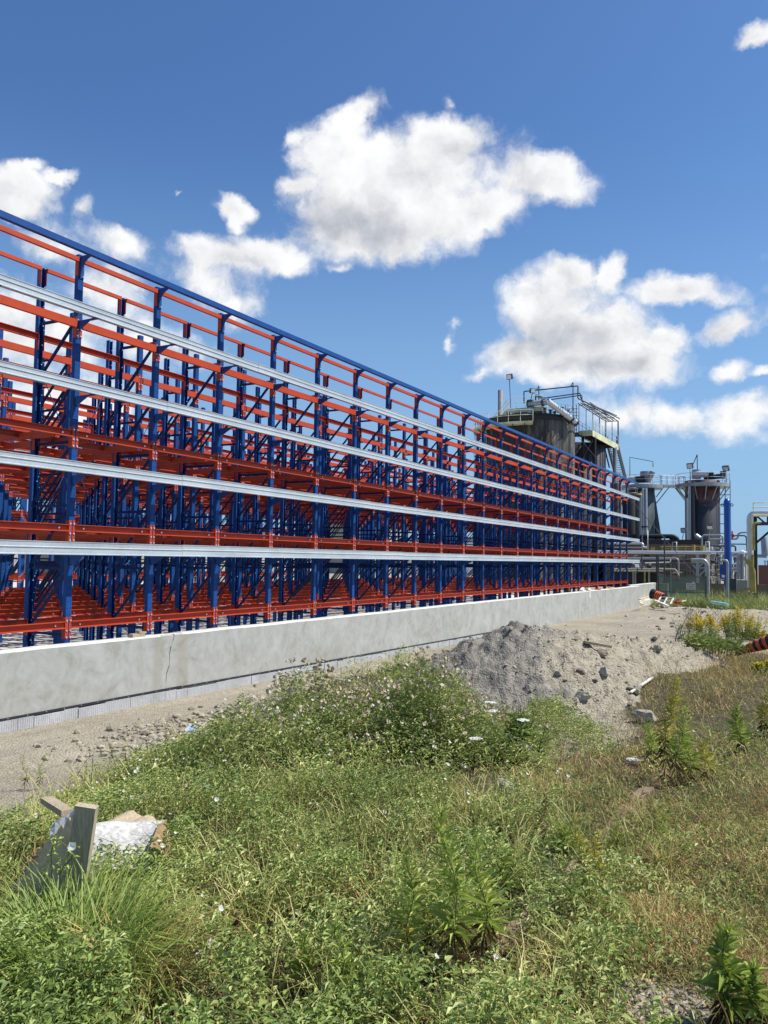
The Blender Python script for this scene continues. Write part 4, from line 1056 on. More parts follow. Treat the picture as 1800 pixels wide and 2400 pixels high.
# pipework in front of it
pipe('longest straight silver pipe, running level across the yard to the pipe rack', [(1400, 1293.5), (1741, 1296)], .125, M_alu, 62, n=14)
b = MB().tube([P(1738, 1296, 62), P(1744, 1296, 62)], .20, M_white, 14).tube([P(1744, 1296, 62), P(1752, 1297, 62)], .12, M_white, 12); tag(b.build('valve'), 'white valve at the right end of the longest silver pipe', 'valve')
pipe('silver pipe with a downward elbow just above the longest pipe at its left', [(1425, 1273.5), (1507, 1273.5), (1507, 1283), (1516, 1283)], .085, M_alu, 64)
pipe('grey level pipe that turns down beside the tan brown building', [(1440, 1308), (1590.5, 1308), (1590.5, 1352)], .055, M_gsteel, 61)
pipe('fat dark pipe running level under the longest silver pipe', [(1440, 1314), (1628, 1314)], .13, M_steel, 62.5, n=12)
pipe('thin white pipe with a small upward step below the longest silver pipe', [(1512, 1319.5), (1571.5, 1317.5), (1571.5, 1310)], .035, M_white, 60.6, .1)
pipe('pale level pipe ending in a curled elbow over the mesh fence', [(1440, 1334), (1584, 1334), (1590, 1348)], .06, M_beige, 60.4)
pipe('pale pipe just beneath the one with the curled elbow', [(1440, 1338), (1554, 1339)], .05, M_beige, 60.2)
pipe('grey pipe running level at knee height behind the concrete wall end', [(1440, 1283), (1512, 1283.5)], .04, M_gsteel, 63.5)
pipe('thick grey pipe that bends down into the ground beside the fence sign', [(1620, 1313), (1651, 1313), (1658.5, 1324), (1658.5, 1412)], .13, M_gsteel, 56, .5, n=14)
pipe('grey inverted U pipe in front of the brown tank', [(1645, 1280), (1645, 1254), (1694, 1254), (1694, 1282)], .065, M_gsteel, 64, .25)
pipe('grey pipe with a stepped end that passes behind the blue standpipe', [(1660, 1280), (1660, 1263.5), (1729, 1263.5), (1730, 1251), (1738, 1248), (1757, 1248)], .065, M_gsteel, 65, .2)
pipe('dark pipe turning down left of the pipe rack', [(1714, 1255.5), (1749, 1255.5), (1751, 1294)], .05, M_steel, 65, .2)
pipe('level dark pipe behind the blue standpipe', [(1690, 1275), (1757, 1275.5)], .045, M_steel, 66)
pipe('dark hooked pipe right of the blue standpipe', [(1650, 1279.5), (1724, 1279.5), (1724, 1292)], .06, M_steel, 63.5, .15)
b = MB(); b.tube([P(1715, 1258, 64.5), P(1721, 1254, 64.5)], .12, M_red, 10).tube([P(1716, 1262, 64.5), P(1716, 1245, 64.5)], .06, M_red, 6); tag(b.build('valve'), 'small red valve right of the blue standpipe', 'valve')
b = MB(); b.tube([P(1704, 1356, 64.9), P(1704, 1345, 64.9)], .1, M_steel, 8)
# black duct with a bend on the long roof
b = MB().bend([P(1430, 1257, 83), P(1578, 1257, 83), P(1587, 1262, 83), P(1587, 1268, 83)], 1.0, .22, M_soot, 12)
b.box(tuple(P(1565, 1252, 83)), tuple(P(1574, 1262, 83.6)), M_soot); b.bend([P(1569, 1262, 83), P(1579, 1259, 83), P(1581, 1268, 83)], .5, .2, M_soot, 10)
tag(b.build('roof_duct'), 'black duct with a round bend on the roof of the long low building', 'duct')
b = MB().box(tuple(P(1622, 1251, 84)), tuple(P(1631, 1266, 84.8)), M_steel); b.tube([P(1630, 1256, 83.8), P(1640, 1263, 83.8)], .3, M_gsteel, 10)
tag(b.build('blower'), 'grey blower with a cone outlet in front of the foot of the brown tank', 'machine')
for lab, x0, x1, y0, Y in (('pale steel frame standing tall in front of the silver riser pipes', 1505.5, 1518, 1245, 65), ('small grey frame on the pipework in front of the tan building', 1576, 1585.5, 1271, 63), ('small white frame left of the blue standpipe', 1654, 1662, 1270, 63)):
    tag(MB().tube([P(x0, 1292, Y), P(x0, y0, Y), P(x1, y0, Y), P(x1, 1292, Y)], .045, M_gsteel if 'white' not in lab else M_white, 6).build('frame'), lab, 'frame')
for i, (px, y0, y1, lab) in enumerate(((1557.5, 1257, 1352, 'tallest dark post rising through the pipework'), (1539, 1301, 1344, 'dark post left of its twin below the longest silver pipe'), (1543, 1301, 1344, 'dark post right of its twin below the longest silver pipe'), (1504, 1303, 1335, 'thin dark post at the tip of the lowest girts'))):
    tag(MB().tube([P(px, y1, 59.8), P(px, y0, 59.8)], .055, M_steel, 6).build('post'), lab, 'post')
b = MB()
for y_ in (1281, 1286): b.tube([P(1548, y_, 63.2), P(1645, y_, 63.2)], .03, M_yellow, 5)
for px in (1552, 1573, 1590, 1607): b.tube([P(px, 1292, 63.2), P(px, 1281, 63.2)], .035, M_yellow, 5)
for px in (1517, 1522, 1526, 1531): b.tube([P(px, 1291, 63), P(px + 2, 1283, 63)], .05, M_yellow if px != 1522 else M_red, 5)
tag(b.build('guard_rail'), 'yellow guard rail on the pipework behind the longest silver pipe', 'railing')
for px, y0, y1, lab in ((1626, 1277, 1292, 'left yellow bollard post above the longest silver pipe'), (1646, 1279, 1292, 'right yellow bollard post above the longest silver pipe')):
    tag(MB().tube([P(px, y1, 62.8), P(px, y0, 62.8)], .10 if px < 1630 else .16, M_yellow, 8).build('yellow_post'), lab, 'post')
# white support trestle beside the thick bent pipe
T_ = thing('pipe_trestle', 'pale steel trestle with diagonal braces under the pipes, above the fence sign', 'trestle', tuple(P(1634, 1365, 59)))
o_ = Vector(T_.location)
b = MB().bar(P(1635, 1366, 59) - o_, P(1635, 1300, 59) - o_, .18, .18, M_gsteel); b.build('post', T_)
b = MB()
for p, q in (((1635, 1330), (1648, 1320)), ((1637, 1331), (1653, 1331)), ((1637, 1352), (1652, 1336)), ((1634, 1334), (1624, 1324)), ((1620, 1318), (1650, 1318))): b.bar(P(*p, 59) - o_, P(*q, 59) - o_, .09, .09, M_gsteel)
b.build('brace', T_)
# tangle of valves and manifolds left and right of the blue standpipe
def manifold(label, x0, x1, y0, y1, Y, seed, mats_, n=26, name='manifold'):
    r_ = random.Random(seed); b = MB()
    for i in range(n):
        mt = r_.choice(mats_); y = r_.uniform(y0, y1); x = r_.uniform(x0, x1); dy = r_.uniform(-1.2, 1.2)
        k = r_.random()
        if k < .42: b.tube([P(x, y, Y + dy), P(min(x1, x + r_.uniform(6, 26)), y, Y + dy)], r_.choice((.03, .04, .06)), mt, 6)
        elif k < .8: b.tube([P(x, y, Y + dy), P(x, min(y1, y + r_.uniform(8, 34)), Y + dy)], r_.choice((.03, .045, .06)), mt, 6)
        elif k < .9: b.bend([P(x, y + 8, Y + dy), P(x, y, Y + dy), P(x + 7, y, Y + dy)], .15, .045, mt, 6)
        else: p = P(x, y, Y + dy); b.tube([p, p + Vector((.28, 0, 0))], .12, mt, 8)
    for x in np.linspace(x0, x1, 4): b.tube([P(x, y1 + 6, Y + 1), P(x, y0, Y + 1)], .05, mats_[0], 6)
    return tag(b.build(name), label, 'pipework')
manifold('tangle of small pipes and valves between fence and blue standpipe', 1650, 1698, 1298, 1362, 61, 4, [M_steel, M_gsteel, M_alu, M_beige, M_steel, M_yellow], 60)
manifold('grey and white pipe coils between the blue standpipe and the yellow pipes', 1714, 1748, 1296, 1358, 60, 9, [M_gsteel, M_gsteel, M_alu, M_steel], 52)
manifold('dark tangle of pipes behind the lowest girt tips', 1440, 1540, 1296, 1332, 64, 12, [M_steel, M_soot, M_gsteel, M_steel], 34)
manifold('small pipework on top of the tan building left of the blue standpipe', 1655, 1698, 1276, 1294, 64.5, 21, [M_gsteel, M_steel, M_white], 16)
manifold('mixed brown pipe runs above the mesh fence', 1545, 1640, 1299, 1345, 66, 33, [M_steel, M_soot, M_rust, M_gsteel], 26)

# blue standpipe with lifting lugs
YS = 60.0
p0 = P(1706, 1360, YS); zt = P(1706, 1168, YS).z
sp_ = thing('standpipe', 'tall royal blue vertical pipe with a tapered cap and two lifting lugs', 'standpipe', (p0.x, p0.y, 0))
MB().lathe((0, 0, 0), [(.225, GZ), (.215, zt - .42)], M_sblue, n=28).build('column', sp_)
MB().lathe((0, 0, 0), [(.225, zt - .42), (.235, zt - .36), (.225, zt - .24), (.15, zt - .02), (0, zt)], M_sblue, n=28).build('cap', sp_)
for s_ in (-1, 1):
    b = MB(); c_ = Vector((s_ * .30, 0, zt - .46)); pts = [c_ + Vector((.085 * math.cos(a), 0, .085 * math.sin(a))) for a in np.linspace(0, 2 * math.pi, 13)]
    b.tube(pts, .03, M_steel, 6, cap=False); b.build('lifting_lug', sp_)
cb = thing('cabinet', 'royal blue cabinet with a small white label, at the foot of the blue standpipe', 'cabinet', tuple(P(1687, 1357, 59)))
o_ = Vector(cb.location); a_ = P(1703, 1323, 59) - o_
b = MB().box((0, 0, 0), (a_.x, .5, a_.z), M_sblue); b.build('body', cb); MB().box((.12, -.012, .10), (.32, -.001, .28), M_white).build('label', cb)
MB().box((a_.x * .5 - .01, -.006, .02), (a_.x * .5 + .01, -.001, a_.z - .02), M_steel).build('door_seam', cb)
# fence end post with pipe elbow
pipe('weathered grey gate post with an elbow on top, in front of the blue cabinet', [(1691, 1313.5), (1703, 1313.5), (1705.5, 1320), (1705.5, 1418)], .075, M_gsteel, 51, .2)
# pipe rack at the right edge
rk = thing('pipe_rack_frame', 'dark steel pipe rack frame with a diagonal brace at the right edge', 'pipe rack', tuple(P(1771, 1385, 54)))
o_ = Vector(rk.location)
def q(x, y, Y=54): return P(x, y, Y) - o_
MB().bar(q(1772, 1400), q(1770, 1211), .20, .2, M_soot).build('column', rk)
MB().bar(q(1767, 1228), q(1850, 1226), .14, .2, M_steel).build('cross_beam', rk)
MB().bar(q(1773, 1272), q(1850, 1205), .12, .12, M_soot).build('diagonal_brace', rk)
MB().bar(q(1772, 1208), q(1793, 1226), .10, .1, M_soot).build('diagonal_brace', rk)
MB().bar(q(1800, 1225), q(1800, 1208), .12, .12, M_soot).build('short_post', rk)
railing(MB(), [q(1766, 1199), q(1860, 1198)], M_cream, h=.42 + .12, r=.03, every=1.6, mids=(.5,)).build('railing', rk)
MB().bar(q(1853, 1400), q(1853, 1200), .20, .2, M_soot).build('column', rk)
pipe('fat silver pipe that turns down with a large elbow at the pipe rack', [(1860, 1202), (1764, 1202), (1755.5, 1212), (1757.5, 1380)], .145, M_alu, 53.6, .55, n=16)
pipe('thin silver pipe beside the fat silver elbow', [(1860, 1208.5), (1765, 1208.5), (1762, 1212), (1763, 1390)], .06, M_cream, 53.4, .2)
pipe('yellow pipe dropping beside the dark rack column', [(1782, 1225), (1767, 1226), (1767, 1290)], .07, M_yellow, 53.2, .2)
for lab, pts in (('leftmost yellow pipe of the lower bundle, at the dark rack column', [(1745, 1308), (1752, 1312), (1759, 1322), (1760, 1388)]), ('rightmost yellow pipe of the lower bundle with a slanting upper part', [(1744, 1306), (1750, 1318), (1767, 1332), (1769, 1390)]), ('middle yellow pipe of the lower bundle', [(1763.5, 1300), (1764.5, 1387)])):
    pipe(lab, pts, .085, M_yellow, 53, .25)
pipe('low yellow pipe lying along the ground at the yellow bundle', [(1730, 1384), (1760, 1379.5)], .07, M_yellow, 53.5)
tag(MB().tube([P(1790, 1260, 60), P(1795, 1303, 60)], [.20, .26], M_gsteel, 14).tube([P(1772, 1303, 60), P(1797, 1304, 60)], .12, M_gsteel, 10).build('duct'), 'leaning dented grey duct right of the dark rack column', 'duct')
for i, x in enumerate((1793, 1799)):
    b = MB().tube([P(x, 1330, 150), P(x, 1316, 150)], .08, M_steel, 5).box(tuple(P(x - 3, 1314, 150)), tuple(P(x + 2, 1316, 150.4)), M_steel)
    tag(b.build('street_lamp'), ('left' if i == 0 else 'right') + ' one of two tiny distant lamp posts beyond the brown shed', 'lamp post')
tag(MB().box(tuple(P(1727.5, 1387, 55)), tuple(P(1756, 1359.5, 55.4)), M_conc).build('low_wall'), 'short pale concrete block wall left of the yellow pipes', 'wall')
tag(MB().box(tuple(P(1707, 1390, 55.6)), tuple(P(1727, 1356, 55.9)), M_green_tank).build('panel'), 'grey green panel between the gate post and the short concrete wall', 'panel')
b = MB()
for px in (1730, 1736, 1741): b.tube([P(px, 1358, 58), P(px, 1298, 58)], .09 if px != 1736 else .05, M_gsteel, 8)
for y_ in (1322, 1330, 1338): b.bend([P(1716, y_, 58.4), P(1735, y_, 58.4), P(1738, y_ + 8, 58.4)], .3, .06, M_alu, 8)
tag(b.build('pipe_stand'), 'row of pale vertical pipes with curved branches above the short concrete wall', 'pipework')

# ------------------------------------------------------------------ mesh fence with its sign
YF = 49.5
fn = thing('mesh_fence', 'green chain link fence panel beyond the end of the concrete wall', 'fence', tuple(P(1543, 1418, YF)))
o_ = Vector(fn.location)
fl, fr = P(1543, 1350, YF) - o_, P(1655, 1354, YF) - o_; ztf = fl.z
M_fence = mat('green_fence_wire', (.12, .28, .22), .5)
b = MB(); wd = fr.x; hgt = ztf - .05; st_ = .085
k = 0
while k * st_ < wd + hgt:
    s0 = k * st_
    x0_, z0_ = (s0, 0) if s0 <= wd else (wd, s0 - wd); x1_, z1_ = (s0 - hgt, hgt) if s0 - hgt >= 0 else (0, s0)
    b.bar((x0_, 0, .05 + z0_), (x1_, 0, .05 + z1_), .010, .010, M_fence)
    b.bar((wd - x0_, .004, .05 + z0_), (wd - x1_, .004, .05 + z1_), .010, .010, M_fence)
    k += 1
b.build('wire_mesh', fn)
for x, r_ in ((0, .05), (wd * .27, .03), (wd, .055)): MB().tube([(x, 0, -.1), (x, 0, ztf + .05)], r_, M_green_tank if r_ > .04 else M_fence, 8).build('fence_post', fn)
for z in (ztf, ztf * .47): MB().tube([(0, 0, z), (wd, 0, z)], .022, M_green_tank, 6).build('rail', fn)
sg = thing('warning_sign', 'small pale sign with three rows of dark lettering, wired to the mesh fence', 'sign', tuple(P(1608, 1382, YF - .08)))
o_ = Vector(sg.location); a_ = P(1630, 1367, YF - .08) - o_
b = MB().box((0, 0, 0), (a_.x, .02, a_.z), M_sign); b.prism([(a_.x * .58, a_.z), (a_.x * .95, a_.z), (a_.x * .76, a_.z + .13)], .0, .02, M_sign); b.build('board', sg)
b = MB(); rr_ = random.Random(5)
for zi, words in ((.76, [(.08, .42), (.54, .92)]), (.46, [(.18, .80)]), (.17, [(.06, .18), (.30, .60), (.70, .92)])):
    for u0, u1 in words:
        x = u0
        while x < u1 - .02:
            w = rr_.uniform(.030, .045); h0 = a_.z * zi - .024; b.box((a_.x * x, -.004, h0), (a_.x * x + .012, -.001, h0 + .055), M_signink)
            b.box((a_.x * x + .010, -.004, h0 + rr_.choice((0, .022, .043))), (a_.x * x + .028, -.001, h0 + rr_.choice((.012, .034, .055))), M_signink); x += w / a_.x * 1.0
b.build('lettering', sg)

# ------------------------------------------------------------------ striped drums and rubbish at the road end
def drum(label, A, B, rs, cols, cat='traffic drum', name='traffic_drum'):
    """lying drum between two ends; rs radii at ends; cols list of (t0,t1,mat)"""
    A = Vector(A); B = Vector(B); d = B - A
    T = thing(name, label, cat, tuple(A))
    pts = []; 
    b = MB()
    for t0, t1, mt in cols:
        for (u0, u1, rr) in ((t0, t1, 0),):
            ra = rs[0] + (rs[1] - rs[0]) * u0; rb = rs[0] + (rs[1] - rs[0]) * u1
            k_ = 1.0 if mt is M_borange else .985
            b.tube([d * u0, d * (u0 + (u1 - u0) * .04), d * (u1 - (u1 - u0) * .04), d * u1], [ra * k_ * .99, ra * k_, rb * k_, rb * k_ * .99], mt, 24)
    b.build('striped_body', T)
    b = MB().tube([-d.normalized() * .03, d.normalized() * .05], rs[0] * 1.12, M_bblack, 24); b.build('base_collar', T)
    MB().tube([d, d + d.normalized() * .02], rs[1] * .86, M_bblack, 20).build('end_cap', T)
g = ground_at(1545, 1409); yb = 45.2
A = P(1529, 1392, yb); B_ = P(1558, 1400, yb - .25)
cols = [(0, .34, M_bblack)] ; e_ = .34
for i in range(4): cols += [(e_, e_ + .085, M_borange), (e_ + .085, e_ + .15, M_bblack)]; e_ += .15
cols += [(e_, 1.0, M_bblack)]
drum('black traffic drum with four orange bands, lying tipped at the concrete wall end', A, B_, (.25, .20), cols)
def pat(px, py, Z, dz=0):
    d = FW * FPX + RI * (px - 900) + UP * (1200 - py); p = d / FPX * Z; return Vector((p[0], p[1], p[2] + EYE + dz))
A = pat(1731, 1527, 16.8); B_ = pat(1826, 1497, 16.2)
cols = []; n_ = 12
for i in range(n_): cols.append((i / n_, (i + 1) / n_, M_borange if i % 2 == 0 else M_bblack))
drum('orange and black striped drum lying in the dry grass at the right edge', A, B_, (.070, .165), cols)
def plank(label, a, c, w, t_, mt, name='plank', cat='plank', group=None, up=(0, 0, 1)):
    return tag(MB().bar(a, c, w, t_, mt, up).build(name), label, cat, group)
def rp(px, py, Y, dz=0): p = P(px, py, Y); return p + Vector((0, 0, dz))
M_ywood = mat('pale_yellow_timber', (.55, .50, .28), .8, var=.2)
M_wht = mat('bleached_timber', (.66, .62, .54), .8, var=.2)
plank('long pale yellow timber leaning under the black traffic drum', rp(1499, 1405, 44.6), rp(1530, 1396, 46), .14, .05, M_ywood)
plank('short yellow timber standing against the concrete wall end', rp(1502, 1418, 44), rp(1508, 1404, 44.5), .12, .05, M_ywood)
plank('bleached timber lying across the front of the rubble', rp(1535, 1407, 43.6), rp(1567, 1420, 43), .14, .04, M_wht)
plank('thin green timber lying right of the rubble heap', rp(1593, 1411, 45), rp(1607, 1407, 45.5), .1, .04, M_olive)
plank('flat bleached board lying on the road near the rubble', rp(1575, 1426, 42), rp(1603, 1424, 42.4), .22, .03, M_wht)
plank('curled bleached strip against the foot of the concrete wall', rp(1500, 1412, 43.8), rp(1507, 1416, 43.4), .1, .05, M_wht)
# broken pallet
T_ = thing('broken_pallet', 'small white broken pallet lying on the rubble below the traffic drum', 'pallet', tuple(rp(1556, 1414, 43.8)))
b = MB(); ux = Vector((.62, .1, -.04)); vy = Vector((.10, .4, .30))
for s_ in (0, .5, 1): b.bar(ux * (s_ - .5), ux * (s_ - .5) + vy, .07, .04, M_white)
b.build('bearer', T_); b = MB()
for s_ in (0, .5, 1): b.bar(vy * s_ - ux * .56, vy * s_ + ux * .56, .07, .03, M_wht)
b.build('deck_board', T_)
tag(MB().tube([rp(1668, 1411, 46), rp(1706, 1417, 44.8)], .075, M_cyan, 14).build('plastic_pipe'), 'pale cyan plastic pipe lying on the ground before the gate post', 'pipe')
b = MB(); r_ = random.Random(2)
for i in range(9): p = rp(1572 + r_.random() * 24, 1408 + r_.random() * 6, 44.8); b.bar(p, p + Vector((r_.uniform(-.3, .3), .1, r_.uniform(0, .15))), .07, .07, M_red)
tag(b.build('orange_netting'), 'crumpled red orange scraps beside the broken pallet', 'netting')

# brick and scraps left on top of the wall
def rock(name, label, loc, size, mt, seed, cat='rock', group=None, flat=.7, add=True):
    r_ = np.random.default_rng(seed); bm_pts = []
    n1, n2 = 10, 7; V = []; 
    for i in range(n2 + 1):
        th = math.pi * i / n2
        for j in range(n1):
            ph = 2 * math.pi * j / n1; d = np.array([math.sin(th) * math.cos(ph), math.sin(th) * math.sin(ph), math.cos(th)])
            V.append(d)
    V = np.array(V); pl = r_.normal(size=(11, 3)); pl /= np.linalg.norm(pl, axis=1)[:, None]
    rad = 1 / np.maximum((V @ pl.T) / r_.uniform(.62, .95, 11), .75).max(1)
    V = V * rad[:, None] * np.array([1, r_.uniform(.65, .95), flat]) * size
    F = [(i * n1 + j, i * n1 + (j + 1) % n1, (i + 1) * n1 + (j + 1) % n1, (i + 1) * n1 + j) for i in range(n2) for j in range(n1)]
    b = MB().add(V, F, mt); o = b.build(name, loc=loc); o.rotation_euler = (0, 0, r_.uniform(0, 6)); return tag(o, label, cat, group)
b = MB().bar((0, -.14, 0), (0, .12, 0), .1, .055, M_batten).bar((0, .0, .05), (0, .16, .035), .08, .03, M_batten)
o = b.build('wood_block', loc=(-9.68, float(atX(322, 1483, -9.68)[1]), 1.09)); tag(o, 'small weathered wood block resting on top of the concrete wall near the crack', 'block')
for i, (px, lab, mt) in enumerate(((1361, 'white crumpled scrap lying on the wall top', M_white), (1375, 'grey white rag hanging over the front of the wall top', M_wht), (1398, 'small orange offcut on the wall top', M_red), (1428, 'pale board offcut lying on the wall top at the panel joint', M_ywood))):
    y_ = float(atX(px, 1382, -9.7)[1]); b = MB().box((-.12, 0, 0), (.05, .5 + .2 * (i == 3), .05), mt)
    if i == 1: b.box((.05, .1, -.32), (.065, .28, .05), mt).box((-.1, .0, .05), (.03, .4, .13), mt)
    if i == 0: b.bar((0, 0, .05), (-.05, .4, .14), .12, .05, mt)
    tag(b.build('offcut', loc=(-9.66, y_, 1.065)), lab, 'offcut')

# ------------------------------------------------------------------ loose stones and rocks
M_stones = isl('loose_stone', [(0, (.12, .105, .08)), (.35, (.24, .21, .155)), (.7, (.36, .315, .235)), (1, (.52, .47, .38))], rough=.95, trans=0)
ico = np.array([(0, 0, 1), (.89, 0, .45), (.28, .85, .45), (-.72, .53, .45), (-.72, -.53, .45), (.28, -.85, .45), (.72, .53, -.45), (-.28, .85, -.45), (-.89, 0, -.45), (-.28, -.85, -.45), (.72, -.53, -.45), (0, 0, -1)])
icf = np.array([(0, 1, 2), (0, 2, 3), (0, 3, 4), (0, 4, 5), (0, 5, 1), (1, 6, 2), (2, 7, 3), (3, 8, 4), (4, 9, 5), (5, 10, 1), (6, 7, 2), (7, 8, 3), (8, 9, 4), (9, 10, 5), (10, 6, 1), (11, 7, 6), (11, 8, 7), (11, 9, 8), (11, 10, 9), (11, 6, 10)])
def field(n, z0, z1, pw, half=.68):
    """random ground points spread through the seen sector; denser near the eye"""
    u = rng.random(n); a = 1 + pw
    w = (z0 ** a + u * (z1 ** a - z0 ** a)) ** (1 / a)
    l = (rng.random(n) * 2 - 1) * half * w
    x = FW[0] * w + RI[0] * l; y = FW[1] * w + RI[1] * l
    return x, y, w, l
def stones(name, label, n, sel, smin, smax, z0, z1, pw, cat, pwr=6, m=None):
    x, y, w, l = field(n, z0, z1, pw); z, t, mm, sk, rub, berm = parts_of_ground(x, y)
    p = sel(x, y, t, mm, sk, rub, berm, w); k = rng.random(n) < p; x, y, z, w = x[k], y[k], z[k], w[k]; n = len(x)
    sz = smin + (smax - smin) * rng.random(n) ** pwr ; sz = sz * (1 + .06 * w) 
    q_ = rng.normal(size=(n, 12, 1)) * .14 + 1; sc = rng.uniform(.55, 1.1, (n, 1, 3)); ang = rng.uniform(0, 6.28, n); ca, sa = np.cos(ang), np.sin(ang)
    V = ico[None] * q_ * sc * sz[:, None, None]
    V = np.stack([V[..., 0] * ca[:, None] - V[..., 1] * sa[:, None], V[..., 0] * sa[:, None] + V[..., 1] * ca[:, None], V[..., 2] * .75], -1)
    V += np.stack([x, y, z + sz * .18], -1)[:, None, :]
    F = icf[None] + (np.arange(n) * 12)[:, None, None]
    o = bpy.data.objects.new(name, npmesh(name, V.reshape(-1, 3), F.reshape(-1, 3), [M_stones])); col.objects.link(o)
    return tag(o, label, cat, kind='stuff')
edge_berm = lambda x, y: np.exp(-((x - (np.interp(y, FOOT_Y, FOOT_X) + .1)) / .95) ** 4) * (.35 + .65 * sst(fbm(x * 2, y * 2, 3), .35, .6))
stones('loose_stones', 'small pale stones and clods spread over the gravel heap and its apron', 60000, lambda x, y, t, mm, sk, rub, b_, w: np.clip(mm * .75 + sk * .55, 0, .8) * sst(fbm(x * .9, y * .9, 3), .30, .55), .005, .030, 6.5, 19, .2, 'stones', 12)
stones('berm_rubble', 'broken pale rubble along the edge of the dirt road', 120000, lambda x, y, t, mm, sk, rub, b_, w: edge_berm(x, y) * sst(y, 6.2, 8.0) * (1 - sst(y, 13.5, 15.5)) * .9, .008, .048, 6, 19, .2, 'rubble', 3.2)
stones('road_stones', 'scattered small stones on the dirt road', 9000, lambda x, y, t, mm, sk, rub, b_, w: (1 - t) * (x > -9.5) * .22 + rub * .95 * (x > -9.4), .006, .05, 7, 52, .4, 'stones')
def on(px, py): return Vector(ground_at(px, py))
g_ = ground_at(1592, 2392)
stones('pale_chippings', 'patch of pale chippings and wood scraps in the turf at the bottom edge', 60000, lambda x, y, t, mm, sk, rub, b_, w: .9 * (np.hypot(x - g_[0], y - g_[1]) < .22 + .1 * fbm(x * 9, y * 9, 2)), .004, .014, 2.2, 3.6, .2, 'chippings', 2)
RK = [(990, 1585, .13, M_drock, 'dark brown boulder, left of the two on the rubble crest'), (1003, 1592, .17, M_drock, 'larger dark brown boulder, right of the two on the rubble crest'),
      (872, 1577, .09, M_rock, 'pale stone on the rubble crest left of the tall dark weed'), (1408, 1533, .10, M_drock, 'long brown stone embedded in the upper face of the gravel heap'),
      (1416, 1576, .08, M_rock, 'round stone low on the right of the long brown stone on the heap'), (1542, 1522, .08, M_rock, 'tan stone at the right shoulder of the gravel heap'),
      (1265, 1695, .14, M_rock, 'pointed grey stone at the foot of the heap beside the green bush'), (1365, 1634, .10, M_rock, 'pale flat stone halfway down the heap'),
      (1515, 1688, .17, M_rock, 'large pale slab at the lower right of the heap'), (1183, 1851, .08, M_rock, 'small pale stone in the grass in front of the heap'),
      (1310, 1578, .06, M_rock, 'white stone on the grey gravel of the heap'), (1362, 1577, .06, M_drock, 'small brown stone in the middle of the heap'),
      (1490, 1620, .12, M_rock, 'angular clay clod right of the heap centre'), (1600, 1495, .16, M_rock, 'white rock under the left goldenrod clump'), (1705, 1478, .16, M_rock, 'white rock between the two goldenrod clumps'),
      (105, 1687, .09, M_drock, 'grey stone lying against the footing strip of the wall')]
for i, (px, py, s_, mt, lab) in enumerate(RK):
    p = on(px, py + 3); rock('rock', lab, p + Vector((0, 0, s_ * .35)), s_, mt, 40 + i)
# bleached plank on the heap and a scrap of blue film
a_ = on(1392, 1520); plank('grey weathered plank lying on the upper slope of the gravel heap', a_ + Vector((-.12, -.1, .10)), a_ + Vector((.24, .12, .03)), .09, .04, M_batten)
a_ = on(1500, 1618); plank('white bleached stick at the lower right edge of the gravel heap', on(1478, 1632) + Vector((0, 0, .03)), on(1530, 1600) + Vector((0, 0, .08)), .03, .02, M_wht)
a_ = on(428, 1722); b = MB(); M_film = mat('blue_film', (.35, .45, .75), .3)
for i in range(6): b.add([Vector((i * .03, 0, .02 * (i % 2))), Vector((i * .03 + .03, 0, .02 * ((i + 1) % 2))), Vector((i * .03 + .04, .10, .05 + .02 * ((i + 1) % 2))), Vector((i * .03 + .01, .10, .05 + .02 * (i % 2)))], [(0, 1, 2, 3)], M_film)
tag(b.build('plastic_film', loc=a_ + Vector((0, 0, .05))), 'crumpled pale blue plastic film on the rubble edge', 'litter')

# ------------------------------------------------------------------ half buried rusty rail
rail = thing('buried_rail', 'half buried rusty steel rail running away through the grass', 'rail', (0, 0, 0))
RP = [on(1000, 2440), on(1062, 2330), on(1175, 2180), on(1320, 2040), (on(1420, 1960)), on(1500, 1885), on(1545, 1842), on(1580, 1790)]
k0, k1 = np.array(RP[0]), np.array(RP[-1])
RAILA, RAILB = k0, k1
b = MB(); n = 60; prev = None
for i in range(n + 1):
    p = k0 + (k1 - k0) * i / n; p[2] = float(ground_z(p[0], p[1])); d_ = (k1 - k0)[:2] / np.linalg.norm((k1 - k0)[:2]); nn = np.array([d_[1], -d_[0], 0])
    w_ = .040 * (1 + .12 * math.sin(i * 1.7)); h_ = .012 + .006 * math.sin(i * .9)
    cur = [p - nn * w_ + [0, 0, -.05], p - nn * w_ + [0, 0, h_], p - nn * w_ * .8 + [0, 0, h_ + .008], p + nn * w_ * .8 + [0, 0, h_ + .008], p + nn * w_ + [0, 0, h_], p + nn * w_ + [0, 0, -.05]]
    if prev is not None: b.add([tuple(v) for v in prev + cur], [(j, j + 1, 7 + j, 6 + j) for j in range(5)], M_rust)
    prev = cur
b.build('rail_head', rail)
PATCH = [(1062, 2345, .20), (1190, 2170, .22), (1310, 2050, .30), (1525, 1862, .26), (1590, 2385, .26), (1180, 1850, .22), (1340, 1925, .0), (770, 2230, .12), (280, 1890, .0)]
PATCHW = [(on(px, py), r_) for px, py, r_ in PATCH if r_ > 0]
def bare(x, y):
    """1 where weeds leave the soil open"""
    o = np.zeros_like(x)
    for c, r_ in PATCHW: o = np.maximum(o, 1 - sst(np.hypot(x - c[0], y - c[1]), r_ * .5, r_ * 1.1))
    return o
def rail_d(x, y): return seg_d(x, y, RAILA, RAILB)[0]

